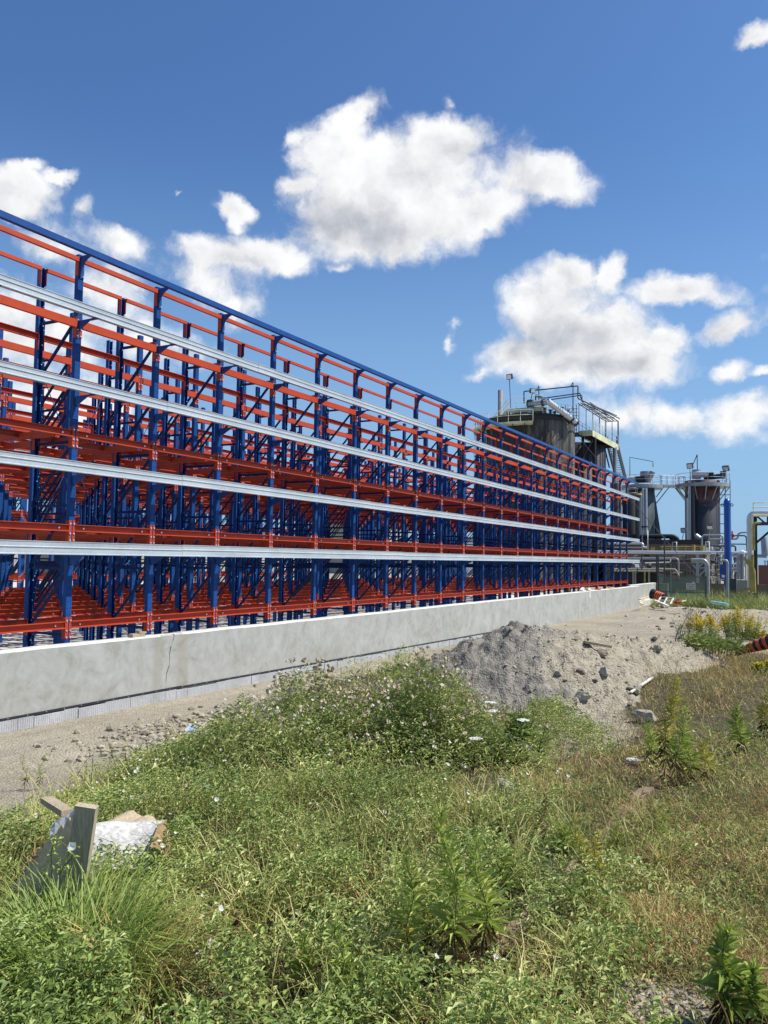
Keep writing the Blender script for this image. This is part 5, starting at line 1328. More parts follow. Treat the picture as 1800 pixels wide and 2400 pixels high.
# ------------------------------------------------------------------ weeds
UVh = lambda x, y: (x * RI[0] + y * RI[1], x * FW[0] + y * FW[1])
def boardzone(x, y):
    u, w = UVh(x, y); return np.exp(-((u + 1.35) / .75) ** 4 - ((w - 3.75) / .65) ** 4)
def hump(x, y):
    u, w = UVh(x, y)
    h = .36 * np.exp(-((u + .22) / .86) ** 4 - ((w - 7.4) / .80) ** 4) + .14 * np.exp(-((u + 1.5) / .9) ** 4 - ((w - 6.9) / .7) ** 4) + .30 * np.exp(-((u - .80) / .60) ** 4 - ((w - 7.4) / .75) ** 4)
    h = h * (1 - .55 * sst(-u, .2, 1.1) * sst(w, 7.4, 8.2))
    h = h + .30 * np.exp(-((u - 1.75) / .42) ** 2 - ((w - 8.2) / .6) ** 2) + .10 * np.exp(-((u + 2.6) / 1.3) ** 2 - ((w - 7.6) / 1.1) ** 2)
    return h
def clumps(x, y):
    return sst(fbm(x * 4.2 + 3, y * 4.2, 3, .55), .36, .62)
def canopy(x, y):
    u, w = UVh(x, y); dry = dryness(x, y)
    c = .05 + .30 * fbm(x * 1.3, y * 1.3, 3) ** 1.5 + .08 * fbm(x * 4, y * 4, 2)
    c = c * (.40 + 1.15 * clumps(x, y))
    c = c * (1 - .62 * dry) + hump(x, y) * np.clip(.30 + 1.5 * fbm(x * 3.3, y * 3.3, 3) ** 1.3, 0, 1.15)
    tt_ = parts_of_ground(x, y)[1]
    return c * (1 - .7 * bare(x, y)) * (.25 + .75 * sst(tt_, .4, .95)) * (1 - .42 * boardzone(x, y))
def dryness(x, y):
    """0 lush bindweed on the left, 1 parched turf on the right"""
    s_ = x + .405 * y - .10 + (fbm(x * .8 + 9, y * .8, 4) - .5) * 2.2
    return sst(s_, -.35, .75) * (.78 + .22 * sst(fbm(x * 1.1 + 31, y * 1.1, 3), .38, .56))
def cover(x, y, t, mm, sk, rub):
    lo = .14 + .66 * sst(y, 6.6, 8.8) * (1 - sst(y, 13, 16)); n_ = (fbm(x * 2.1, y * 2.1, 3) - .5) * .5
    return sst(t + n_, lo, lo + .35) * (1 - sst(mm, .05, .5)) * (1 - .88 * sk) * (1 - .9 * bare(x, y))
def orient(n, up_bias):
    a = rng.uniform(0, 2 * np.pi, n); el = rng.uniform(-.5, 1.0, n) * (1 - up_bias) + up_bias * rng.normal(.15, .35, n)
    return np.stack([np.cos(a) * np.cos(el), np.sin(a) * np.cos(el), np.sin(el)], 1)
def leaf_arrays(B, Dv, L_, W_, fold=.25, droop=.25):
    n = len(B); side = np.cross(Dv, np.array([0, 0, 1.0])) + rng.normal(size=(n, 3)) * .35; side /= np.linalg.norm(side, axis=1)[:, None] + 1e-9
    nrm = np.cross(side, Dv)
    mid = B + Dv * (L_ * .45)[:, None]
    V = np.stack([B, mid + side * (W_ / 2)[:, None] + nrm * (W_ * fold)[:, None], B + Dv * L_[:, None] - np.array([0, 0, 1.0]) * (L_ * droop)[:, None], mid - side * (W_ / 2)[:, None] + nrm * (W_ * fold)[:, None]], 1)
    base = np.arange(n)[:, None] * 4
    F = np.concatenate([base + np.array([0, 1, 2]), base + np.array([0, 2, 3])], 0)
    return V.reshape(-1, 3), F
def blade_arrays(B, az, lean, L_, W_, curl):
    n = len(B); h = np.stack([np.cos(az), np.sin(az), np.zeros(n)], 1); s_ = np.stack([-np.sin(az), np.cos(az), np.zeros(n)], 1)
    tw = rng.uniform(-1.2, 1.2, n)[:, None]; s_ = s_ * np.cos(tw) + h * np.sin(tw)
    zz_ = np.array([0, 0, 1.0])
    a1 = lean; a2 = lean + curl; a3 = lean + curl * 2.2
    d1 = h * np.sin(a1)[:, None] + zz_ * np.cos(a1)[:, None]; d2 = h * np.sin(a2)[:, None] + zz_ * np.cos(a2)[:, None]; d3 = h * np.sin(a3)[:, None] + zz_ * np.cos(a3)[:, None]
    m1 = B + d1 * (L_ * .38)[:, None]; m2 = m1 + d2 * (L_ * .34)[:, None]; tp = m2 + d3 * (L_ * .28)[:, None]
    w = (s_ * (W_ / 2)[:, None])
    V = np.stack([B - w, B + w, m1 - w * .9, m1 + w * .9, m2 - w * .6, m2 + w * .6, tp], 1)
    base = np.arange(n)[:, None] * 7
    F = np.concatenate([base + np.array(f) for f in ((0, 1, 3), (0, 3, 2), (2, 3, 5), (2, 5, 4), (4, 5, 6))], 0)
    return V.reshape(-1, 3), F
def put(name, arrays, mt, label, cat, kind='stuff', parent=None):
    V = np.concatenate([a[0] for a in arrays]); off = np.cumsum([0] + [len(a[0]) for a in arrays[:-1]])
    F = np.concatenate([a[1] + o_ for a, o_ in zip(arrays, off)])
    o = bpy.data.objects.new(name, npmesh(name, V, F, [mt])); col.objects.link(o)
    if parent: o.parent = parent
    if label: tag(o, label, cat, kind=kind)
    return o
def scatter(n, z0, z1, pw, prob):
    x, y, w, l = field(n, z0, z1, pw); z, t, mm, sk, rub, b_ = parts_of_ground(x, y)
    cv = cover(x, y, t, mm, sk, rub); k = rng.random(n) < prob(x, y, cv, w, sk, mm)
    return x[k], y[k], z[k], w[k]
def lush(x, y): return 1 - dryness(x, y)
# broad leaves of bindweed and clover
arr = []
for n, z0, z1, sc in ((170000, 1.9, 6.0, 1.0), (170000, 6.0, 17, 1.4)):
    x, y, z, w = scatter(n, z0, z1, -.3 if z0 < 5 else .1, lambda x, y, cv, w, sk, mm: cv * np.clip(lush(x, y) * 1.05 - .02 + hump(x, y) * 2, 0, 1) * (.30 + .70 * clumps(x, y)))
    c = canopy(x, y); hz = c * rng.random(len(x)) ** .55
    L_ = rng.uniform(.016, .042, len(x)) * sc * (1 + .5 * (rng.random(len(x)) < .05)); D_ = orient(len(x), .6)
    arr.append(leaf_arrays(np.stack([x, y, z + hz], 1), D_, L_, L_ * rng.uniform(.20, .50, len(x))))
put('bindweed_cover', arr, V_leaf, 'low green bindweed and clover leaves covering the left of the bank', 'weeds')
# the tall leafy clump of thistle and bindweed in front of the heap
n = 330000; u = rng.uniform(-2.6, 2.5, n); w = rng.uniform(6.0, 9.6, n); x = FW[0] * w + RI[0] * u; y = FW[1] * w + RI[1] * u; hh_ = hump(x, y)
k = (rng.random(n) < np.clip(hh_ * 2.6, 0, 1) * (.25 + .75 * sst(fbm(x * 3.1, y * 3.1, 3), .36, .56))) & (hh_ > .05); x, y = x[k], y[k]; m_ = len(x); z, t, mm, sk, rub, b_ = parts_of_ground(x, y); c = canopy(x, y)
k = (rng.random(m_) > mm) & (t > .25); x, y, z, c = x[k], y[k], z[k], c[k]; m_ = len(x); hz = c * rng.uniform(.12, 1.0, m_) ** .75
L_ = rng.uniform(.020, .055, m_); arr = [leaf_arrays(np.stack([x, y, z + hz], 1), orient(m_, .35), L_, L_ * rng.uniform(.18, .36, m_))]
put('tall_weed_leaves', arr, isl('thistle_leaf', [(0, (.10, .15, .045)), (.3, (.20, .27, .085)), (.6, (.33, .38, .16)), (.85, (.50, .48, .28)), (1, (.66, .56, .38))], pscale=2.2), 'leafy mass of tall thistles and bindweed in front of the gravel heap', 'weeds')
x, y, z, w = scatter(70000, 2.2, 13, .0, lambda x, y, cv, w, sk, mm: cv * (.15 + .45 * lush(x, y)) * sst(fbm(x * 1.0 + 60, y * 1.0, 3), .46, .60)); m_ = len(x)
L_ = rng.uniform(.03, .07, m_) * np.clip(.55 + .06 * w, 0, 1.2); arr = [leaf_arrays(np.stack([x, y, z + rng.random(m_) ** .7 * (.10 + .16 * sst(w, 3, 8))], 1), orient(m_, .1), L_, L_ * .15)]
put('mixed_weed_leaves', arr, V_rod, 'narrow bright leaves of young weeds mixed through the whole bank', 'weeds')
# green grass
arr = []
for n, z0, z1, sc in ((80000, 1.9, 6.5, 1.0), (90000, 6.5, 22, 1.6)):
    x, y, z, w = scatter(n, z0, z1, -.3 if z0 < 5 else .1, lambda x, y, cv, w, sk, mm: cv * (.14 + .62 * lush(x, y)) * (.12 + .88 * sst(fbm(x * 3.1 + 4, y * 3.1, 3), .40, .60)))
    m_ = len(x); L_ = (.07 + .30 * rng.random(m_) ** 1.7) * (1 + hump(x, y)) * (.55 + .45 * lush(x, y)) * (1 + .2 * (sc - 1))
    arr.append(blade_arrays(np.stack([x, y, z + canopy(x, y) * .35 * rng.random(m_)], 1), rng.uniform(0, 6.28, m_), rng.uniform(.1, .8, m_), L_, rng.uniform(.0030, .0075, m_) * sc, rng.uniform(.15, .85, m_)))
put('green_grass', arr, V_grass, 'green grass blades growing among the bindweed', 'grass')
# parched turf
arr = []
for n, z0, z1, sc in ((210000, 1.9, 6.0, 1.0), (170000, 6.0, 24, 1.8)):
    x, y, z, w = scatter(n, z0, z1, -.35 if z0 < 5 else .0, lambda x, y, cv, w, sk, mm: cv * np.clip(dryness(x, y) * 1.0 + .16, 0, 1))
    m_ = len(x); L_ = (.025 + .075 * rng.random(m_) ** 1.5) * (1 + .5 * (sc - 1))
    arr.append(blade_arrays(np.stack([x, y, z + .02 * rng.random(m_)], 1), rng.uniform(0, 6.28, m_), rng.uniform(.3, 1.45, m_), L_, rng.uniform(.0018, .0042, m_) * sc * 1.1, rng.uniform(-.1, .5, m_)))
put('parched_turf', arr, V_turf, 'short patchy turf, green and straw coloured, over the right of the bank', 'turf')
arr = []
x, y, z, w = scatter(90000, 1.9, 8.0, -.35, lambda x, y, cv, w, sk, mm: cv * dryness(x, y) * sst(fbm(x * 3 + 2, y * 3, 3), .42, .58)); m_ = len(x)
L_ = rng.uniform(.008, .020, m_); arr.append(leaf_arrays(np.stack([x, y, z + .02 + .045 * rng.random(m_)], 1), orient(m_, .7), L_, L_ * .6))
put('clover_patches', arr, V_leaf, 'tiny dark green clover leaves in patches through the parched turf', 'clover')
# dry standing grass
arr = []
for n, z0, z1, sc in ((26000, 2.0, 7.0, 1.0), (70000, 7.0, 26, 1.9)):
    x, y, z, w = scatter(n, z0, z1, .1, lambda x, y, cv, w, sk, mm: cv * (.10 + .9 * dryness(x, y) * np.clip(sst(w, 7, 11), .22, 1)) * sst(fbm(x * 1.2 + 7, y * 1.2, 3), .38, .6))
    m_ = len(x); L_ = (.10 + .34 * rng.random(m_) ** 1.4) * np.clip(.6 + .05 * w, 0, 1.25)
    arr.append(blade_arrays(np.stack([x, y, z], 1), rng.uniform(0, 6.28, m_), rng.uniform(.05, .75, m_), L_, rng.uniform(.002, .004, m_) * sc, rng.uniform(.0, .6, m_)))
put('dry_grass', arr, V_dry, 'tall dry brown grass at the right and along the far edge of the bank', 'grass')
arr = []
x, y, z, w = scatter(60000, 6.2, 9.6, .2, lambda x, y, cv, w, sk, mm: cv * np.clip(hump(x, y) * 2.2, 0, 1) * .10); m_ = len(x); c = canopy(x, y)
arr.append(blade_arrays(np.stack([x, y, z], 1), rng.uniform(0, 6.28, m_), rng.uniform(.0, .22, m_), c * rng.uniform(.6, 1.02, m_), np.full(m_, .005), rng.uniform(-.05, .15, m_)))
put('thistle_stems', arr, V_stem, 'upright stems of the tall thistle and weed clump', 'stems')
# scrub that clings to the heap apron
arr = []
x, y, z, w = scatter(26000, 6.4, 12.5, .2, lambda x, y, cv, w, sk, mm: np.clip(sk * (1 - mm), 0, 1) * .8 * sst(fbm(x * 1.5 + 1, y * 1.5, 3), .46, .58)); m_ = len(x)
L_ = rng.uniform(.012, .035, m_); arr.append(leaf_arrays(np.stack([x, y, z + .22 * rng.random(m_)], 1), orient(m_, .3), L_, L_ * .28))
arr.append(blade_arrays(np.stack([x, y, z], 1)[::4], rng.uniform(0, 6.28, len(x[::4])), rng.uniform(.05, .7, len(x[::4])), rng.uniform(.08, .30, len(x[::4])), np.full(len(x[::4]), .004), rng.uniform(.0, .4, len(x[::4]))))
put('sparse_scrub', arr, isl('grey_scrub_leaf', [(0, (.10, .12, .055)), (.6, (.20, .22, .11)), (1, (.42, .36, .22))], trans=.15), 'sparse grey green scrub on the pale apron of the heap', 'scrub')
# long grass at the far end of the road
def patch(n, Xr, Yr, hmin, hmax, wd_):
    x = rng.uniform(*Xr, n); y = rng.uniform(*Yr, n); z = ground_z(x, y); k = rng.random(n) < sst(fbm(x * .7, y * .7, 3), .25, .5)
    x, y, z = x[k], y[k], z[k]; m_ = len(x)
    return blade_arrays(np.stack([x, y, z], 1), rng.uniform(0, 6.28, m_), rng.uniform(.05, .6, m_), rng.uniform(hmin, hmax, m_) * (.5 + fbm(x * .5, y * .5, 2)), rng.uniform(.015, .03, m_), rng.uniform(0, .5, m_))
V_far = isl('far_grass_blade', [(0, (.12, .16, .05)), (.5, (.24, .29, .10)), (.85, (.36, .37, .17)), (1, (.5, .46, .26))], trans=.15, pscale=.35)
arr = [patch(9000, (-9.0, 1.5), (47.2, 50.5), .25, .8, 0), patch(16000, (-1.0, 16), (38.5, 56), .25, .75, 0), patch(4000, (-9, -2), (50.5, 58), .4, 1.2, 0), patch(8000, (3, 26), (26, 40), .15, .45, 0)]
put('far_grass', arr, V_far, 'long green grass around the mesh fence and gate post at the road end', 'grass')

# small flowers and seed heads
def discs(P_, r_, nrm, k=6, cup=.35):
    n = len(P_); a = np.linspace(0, 2 * np.pi, k, endpoint=False); u = np.cross(nrm, [.3, .2, 1.0]); u /= np.linalg.norm(u, axis=1)[:, None]; v = np.cross(nrm, u)
    ring = P_[:, None] + (u[:, None] * np.cos(a)[None, :, None] + v[:, None] * np.sin(a)[None, :, None]) * (r_[:, None, None] * (1 + .12 * rng.normal(size=(n, k, 1)))) + nrm[:, None] * (r_ * cup)[:, None, None]
    V = np.concatenate([P_[:, None], ring], 1); base = np.arange(n)[:, None] * (k + 1)
    F = np.concatenate([base + np.array([0, 1 + i, 1 + (i + 1) % k]) for i in range(k)], 0); return V.reshape(-1, 3), F
arr = []
for n, z0, z1 in ((210, 2.6, 5.5), (620, 5.5, 10.5)):
    x, y, z, w = scatter(n * 3, z0, z1, .5, lambda x, y, cv, w, sk, mm: cv * lush(x + .7, y) * (y > 1) * sst(fbm(x * 2.6 + 8, y * 2.6, 3), .48, .60) * .95); m_ = len(x)
    nr = orient(m_, 0) * .7 + np.array([.45, -.35, 1.1]); nr /= np.linalg.norm(nr, axis=1)[:, None]
    arr.append(discs(np.stack([x, y, z + canopy(x, y) * 1.02 + .01], 1), rng.uniform(.0055, .0115, m_) * (1 + .05 * w), nr, 10, .7))
put('bindweed_flowers', arr, V_flower, 'open white bindweed flowers dotted over the green weeds', 'flowers')
arr = []
for cu, cw, sp, n in ((-.62, 7.5, .26, 190), (-.30, 7.8, .22, 90), (.05, 7.4, .35, 150), (.75, 7.2, .30, 170), (1.15, 7.5, .22, 90), (-1.1, 7.0, .22, 60), (-.9, 6.6, .14, 40), (.35, 7.0, .3, 80), (-.2, 7.0, .3, 60)):
    u = rng.normal(cu, sp, n); w = rng.normal(cw, sp * .8, n); x = FW[0] * w + RI[0] * u; y = FW[1] * w + RI[1] * u; z = ground_z(x, y) + canopy(x, y) * rng.uniform(.8, 1.15, n)
    for q_ in range(5):
        nr = orient(n, 0); nr /= np.linalg.norm(nr, axis=1)[:, None]
        arr.append(discs(np.stack([x, y, z], 1) + rng.normal(size=(n, 3)) * .008, rng.uniform(.008, .019, n), nr, 5, .2))
put('thistle_seed_heads', arr, V_seed, 'fluffy beige thistle seed heads in bunches on top of the tall weeds', 'seed heads')

# ------------------------------------------------------------------ single plants that stand out
def grow(label, px, py, top, name='goldenrod', cat='plant', lean=(0, 0), leaf=.075, spread=1.0, mt=None, low=None, bloom=None, bare_low=.25, nleaf=60, wl=.115, group='tall single stemmed weeds', seed=0):
    g = on(px, py); wd = float(np.dot(np.array(g) - [0, 0, EYE], FW)); h = max(.12, (py - top) / FPX * wd * .98)
    T = thing(name, label, cat, tuple(g), group)
    r_ = np.random.default_rng(seed + 100); lean = (lean[0] * 1.6, lean[1] * 1.6)
    n = 9; pts = [(lean[0] * h * (i / n) ** 2 + .012 * math.sin(i * 1.3 + seed), lean[1] * h * (i / n) ** 2 + .010 * math.cos(i + seed), h * i / n) for i in range(n + 1)]
    MB().tube(pts, [max(.0012, .0042 * (1 - .75 * i / n)) for i in range(n + 1)], V_stem, 5).build('stem', T)
    pts = np.array(pts)
    def at_h(f): 
        k = f * n; i = np.minimum(k.astype(int), n - 1); return pts[i] + (pts[i + 1] - pts[i]) * (k - i)[:, None]
    old = rng.bit_generator.state
    for part, mtt, f0, f1, cnt, sc in (('leaves', mt or V_rod, bare_low, 1.0, int(nleaf * 1.7), 1.1), ('lower_leaves', low or V_brown, .04, bare_low + .12, int(nleaf * .4), .8)):
        f = r_.uniform(f0, f1, cnt); f.sort(); ang = np.arange(cnt) * 2.4 + r_.normal(size=cnt) * .3
        up = .15 + .85 * f + r_.normal(size=cnt) * .30
        if part == 'lower_leaves': up = r_.normal(-.5, .35, cnt)
        D_ = np.stack([np.cos(ang) * np.cos(up), np.sin(ang) * np.cos(up), np.sin(up)], 1)
        L_ = leaf * sc * spread * (1.15 - .9 * np.abs(f - .40)) * r_.uniform(.55, 1.3, cnt)
        A = leaf_arrays(at_h(f), D_, L_, L_ * wl * (1.0 if part == 'leaves' else .8), .1, .22 if part == 'leaves' else .5)
        put(part, [A], mtt, None, None, parent=T)
    if bloom:
        cnt = 90; f = r_.uniform(.82, 1.0, cnt); ang = r_.uniform(0, 6.28, cnt); rad = h * .12 * (1.02 - f) * 6 * r_.random(cnt)
        Bp = at_h(f) + np.stack([np.cos(ang) * rad, np.sin(ang) * rad, np.zeros(cnt)], 1)
        L_ = np.full(cnt, .014 * (1 + .06 * wd)); put('blossom', [leaf_arrays(Bp, orient(cnt, .3), L_, L_ * .7)], bloom, None, None, parent=T)
    return T
PL = [
 (960, 2300, 1990, 'tall goldenrod with yellowing lower leaves, left of the tallest pair in the foreground', dict(leaf=.085, low=V_rody, nleaf=80, bare_low=.3)),
 (1075, 2335, 1905, 'tallest leafy goldenrod in the foreground, standing right over the rusty rail', dict(leaf=.095, nleaf=110, bare_low=.3)),
 (1140, 2300, 1965, 'leafy goldenrod just right of the tallest one in the foreground', dict(leaf=.085, nleaf=90, bare_low=.32)),
 (1003, 2235, 2080, 'shorter leafy goldenrod in front between the tall foreground pair', dict(leaf=.08, nleaf=60)),
 (1180, 2120, 1995, 'small bright goldenrod right of the foreground group', dict(leaf=.07, nleaf=50)),
 (1235, 2090, 2040, 'smallest green goldenrod at the right of the foreground group', dict(leaf=.06, nleaf=36)),
 (805, 2402, 2185, 'goldenrod with broad spread leaves at the bottom left of the foreground group', dict(leaf=.085, nleaf=50, bare_low=.22)),
 (712, 2345, 2190, 'narrow goldenrod at the far left of the foreground group', dict(leaf=.07, nleaf=56)),
 (1372, 2115, 1925, 'yellow green goldenrod with stiff leaves, left stem of a pair beside the pale soil', dict(leaf=.055, mt=V_rody, nleaf=80, wl=.22)),
 (1400, 2105, 1950, 'yellow green goldenrod with stiff leaves, right stem of a pair beside the pale soil', dict(leaf=.055, mt=V_rody, nleaf=70, wl=.22)),
 (1445, 2000, 1922, 'small goldenrod with drooping leaves halfway up the rail', dict(leaf=.06, nleaf=34)),
 (1268, 2010, 1860, 'brown withered goldenrod behind the foreground group', dict(leaf=.045, mt=V_brown, nleaf=70)),
 (1235, 1990, 1862, 'thin withered stem left of the brown goldenrod', dict(leaf=.04, mt=V_rody, nleaf=44)),
 (1322, 2010, 1935, 'green goldenrod with long leaves right of the brown withered one', dict(leaf=.08, nleaf=44)),
 (1556, 1962, 1890, 'little goldenrod with a pale top right of the rail end', dict(leaf=.055, nleaf=34)),
 (1700, 2420, 2190, 'large dark goldenrod cut by the bottom edge at the right', dict(leaf=.10, nleaf=90, wl=.2)),
 (1772, 2430, 2280, 'broad leaved goldenrod in the bottom right corner', dict(leaf=.09, nleaf=70, wl=.26)),
 (1325, 2275, 2215, 'pale drooping weed with curled leaves in the short turf', dict(leaf=.07, mt=V_rody, nleaf=18)),
 (1556, 1838, 1592, 'tall yellow goldenrod standing against the gravel heap', dict(leaf=.10, mt=V_rody, nleaf=120, bare_low=.35)),
 (1585, 1850, 1660, 'green goldenrod right of the tall yellow one by the heap', dict(leaf=.10, nleaf=90, bare_low=.35)),
 (1530, 1800, 1690, 'shorter goldenrod left of the tall yellow one by the heap', dict(leaf=.09, nleaf=70)),
 (1618, 1840, 1720, 'second green goldenrod right of the tall yellow one by the heap', dict(leaf=.09, nleaf=70)),
 (1660, 1830, 1740, 'low goldenrod at the right end of the row by the heap', dict(leaf=.09, mt=V_rody, nleaf=56)),
 (1735, 1770, 1660, 'green goldenrod in the dry grass at the right', dict(leaf=.11, nleaf=80)),
 (1790, 1730, 1610, 'yellow tipped goldenrod at the right edge in the dry grass', dict(leaf=.11, mt=V_rody, nleaf=80)),
 (912, 1650, 1518, 'tall dark thistle stem rising above the rubble crest', dict(leaf=.12, nleaf=60, bare_low=.1)),
 (895, 1660, 1548, 'thistle stem just left of the tallest one on the rubble crest', dict(leaf=.11, nleaf=50, bare_low=.1)),
 (520, 1760, 1690, 'upright weed at the edge of the dirt road', dict(leaf=.10, nleaf=50)),
 (60, 1850, 1770, 'thin flowering weed at the left edge beside the road', dict(leaf=.06, nleaf=30)),
 (90, 1850, 1772, 'thin branching weed right of the one at the left edge', dict(leaf=.06, nleaf=30)),
 (388, 1740, 1668, 'thin seeding weed with a drooping top beside the rubble', dict(leaf=.06, mt=V_seed, nleaf=30)),
]
for i, (px, py, tp, lab, kw) in enumerate(PL): grow(lab, px, py, tp, seed=i, lean=(random.uniform(-.12, .12), random.uniform(-.1, .1)), **kw)
# goldenrod clumps in flower and dark reeds by the road edge
for i, (px, py, tp, lab) in enumerate(((602, 2110, 2030, 'dark brown seed stalk standing in the weeds left of centre'), (543, 2240, 2150, 'larger dark brown seed stalk nearer the bottom, left of the goldenrods'), (1165, 2010, 1930, 'dark brown seed stalk behind the goldenrods on the right'), (1110, 1990, 1925, 'thin brown seed stalk behind the tallest goldenrod'))):
    grow(lab, px, py, tp, name='dock_stalk', leaf=.022, mt=V_brown, low=V_brown, nleaf=150, wl=.5, bare_low=.4, group='brown seed stalks', seed=60 + i, lean=(.03, .02))
def clump(label, px, py, top, wpx, mt_leaf, bloom, nst, seed, name='goldenrod_clump', cat='plant', group=None):
    g = on(px, py); wd = float(np.dot(np.array(g) - [0, 0, EYE], FW)); H_ = (py - top) / FPX * wd; Wd = wpx / FPX * wd
    T = thing(name, label, cat, tuple(g), group); r_ = np.random.default_rng(seed); st_ = MB(); la_ = []; bl = []
    for i in range(nst):
        a = r_.uniform(0, 6.28); rr = Wd * .5 * math.sqrt(r_.random()); x0, y0 = rr * math.cos(a), rr * math.sin(a) * .6
        h = H_ * r_.uniform(.6, 1.0) * (1 - .35 * (rr / (Wd * .5)) ** 2); tx, ty = x0 * 1.35 + r_.normal() * .05, y0 * 1.35 + r_.normal() * .05
        st_.tube([(x0, y0, -.05), ((x0 + tx) / 2, (y0 + ty) / 2, h * .55), (tx, ty, h)], [.006, .005, .003], V_stem, 4)
        m_ = 26; f = r_.uniform(.1, .9, m_); ang = r_.uniform(0, 6.28, m_); up = r_.normal(.5, .3, m_)
        Bp = np.stack([x0 + (tx - x0) * f, y0 + (ty - y0) * f, h * f], 1); L_ = r_.uniform(.07, .14, m_)
        la_.append(leaf_arrays(Bp, np.stack([np.cos(ang) * np.cos(up), np.sin(ang) * np.cos(up), np.sin(up)], 1), L_, L_ * .16))
        if bloom and r_.random() < .8:
            m_ = 46; f = r_.uniform(.72, 1.02, m_); ang = r_.uniform(0, 6.28, m_); rad = (1.05 - f) * H_ * .45 * r_.random(m_) + .01
            Bp = np.stack([x0 + (tx - x0) * f + np.cos(ang) * rad, y0 + (ty - y0) * f + np.sin(ang) * rad, h * f], 1)
            L_ = np.full(m_, .050); bl.append(leaf_arrays(Bp, orient(m_, .4), L_, L_ * .6))
    st_.build('stems', T); put('leaves', la_, mt_leaf, None, None, parent=T)
    if bl: put('blossom', bl, bloom, None, None, parent=T)
clump('left yellow goldenrod clump in bloom at the road edge, among dark reeds', 1645, 1500, 1428, 62, V_rod, V_gold, 40, 1)
clump('right and fuller goldenrod clump in bloom at the road edge', 1738, 1500, 1420, 84, V_rod, V_gold, 60, 2)
clump('low goldenrod in bloom above the striped drum', 1768, 1500, 1474, 70, V_rod, V_gold, 26, 3)
clump('small goldenrod in bloom at the right edge below the striped drum', 1790, 1580, 1540, 40, V_rod, V_gold, 10, 4)
clump('dark leafy bush at the foot of the goldenrod clumps', 1668, 1528, 1474, 120, V_leaf, None, 60, 5, 'leafy_bush')
clump('bushy dark green weed beside the pale apron of the heap', 1215, 1790, 1650, 90, V_leaf, None, 34, 6, 'leafy_bush')
clump('low green weed growing at the lower left of the heap face', 1290, 1690, 1620, 60, V_leaf, None, 16, 7, 'leafy_bush')
def reeds(label, px, py, top, wpx, nst, seed):
    g = on(px, py); wd = float(np.dot(np.array(g) - [0, 0, EYE], FW)); H_ = (py - top) / FPX * wd; Wd = wpx / FPX * wd
    T = thing('reeds', label, 'reeds', tuple(g)); r_ = np.random.default_rng(seed); st_ = MB(); la_ = []
    for i in range(nst):
        x0, y0 = r_.uniform(-.5, .5) * Wd, r_.uniform(-.2, .2); h = H_ * r_.uniform(.6, 1.05); dx = r_.normal() * .08
        st_.tube([(x0, y0, -.05), (x0 + dx * .4, y0, h * .5), (x0 + dx, y0, h)], [.006, .005, .003], V_reed, 4)
        m_ = 9; f = np.linspace(.25, 1, m_); ang = np.where(np.arange(m_) % 2 == 0, .5, 3.6) + r_.normal(size=m_) * .4; up = np.full(m_, .95)
        L_ = np.full(m_, .28 * min(1.2, H_)); la_.append(leaf_arrays(np.stack([x0 + dx * f, np.full(m_, y0), h * f], 1), np.stack([np.cos(ang) * np.cos(up), np.sin(ang) * np.cos(up), np.sin(up)], 1), L_, L_ * .08, .1, .1))
    st_.build('stems', T); put('leaves', la_, V_reed, None, None, parent=T)
reeds('tall dark reeds behind the left goldenrod clump', 1655, 1492, 1418, 85, 14, 11)
reeds('shorter reeds left of the goldenrod clumps at the road edge', 1597, 1500, 1452, 36, 9, 12)
# grass tussock in the lower left corner
def tussock(label, px, py, n, L0, L1, rad, mt, seed, lean=(.3, 1.3), az=None, name='grass_tussock'):
    g = on(px, py); T = thing(name, label, 'grass tuft', tuple(g))
    a = rng.uniform(0, 6.28, n); rr = rad * np.sqrt(rng.random(n)); B = np.stack([rr * np.cos(a), rr * np.sin(a), np.zeros(n)], 1)
    az_ = a + rng.normal(size=n) * .5 if az is None else rng.normal(az, .7, n)
    V, F = blade_arrays(B, az_, rng.uniform(*lean, n) * .6, rng.uniform(L0, L1, n), rng.uniform(.0035, .0085, n), rng.uniform(.25, .6, n))
    put('blades', [(V, F)], mt, None, None, parent=T)
tussock('large tussock of long arching yellow green grass in the lower left corner', 170, 2310, 1500, .22, .52, .24, V_lush, 1)
tussock('dry straw coloured tuft arching right of the corner tussock', 320, 2330, 230, .2, .46, .14, V_dry, 2)
tussock('tuft of bright grass blades at the bottom edge, left', 40, 2400, 700, .18, .40, .20, V_lush, 3)
tussock('pale dry tuft behind the foreground goldenrods', 900, 2130, 220, .12, .28, .14, V_dry, 4)
tussock('pale dry tuft right of the rail in the short turf', 1560, 2040, 90, .10, .22, .08, V_dry, 5)
tussock('tuft of thin blades at the right of the tall goldenrods', 1210, 2030, 110, .15, .34, .08, V_grass, 6)
tussock('brown tangle of dead vines behind the left edge of the leaning plywood', 40, 2085, 420, .12, .30, .22, V_brown, 8, name='dead_vines')
tussock('straw coloured dead stalks beside the brown vine tangle', 20, 2040, 160, .12, .28, .16, V_dry, 9, name='dead_vines')
tussock('long bright grass blades below the leaning plywood', 230, 2150, 130, .12, .30, .10, V_grass, 7)

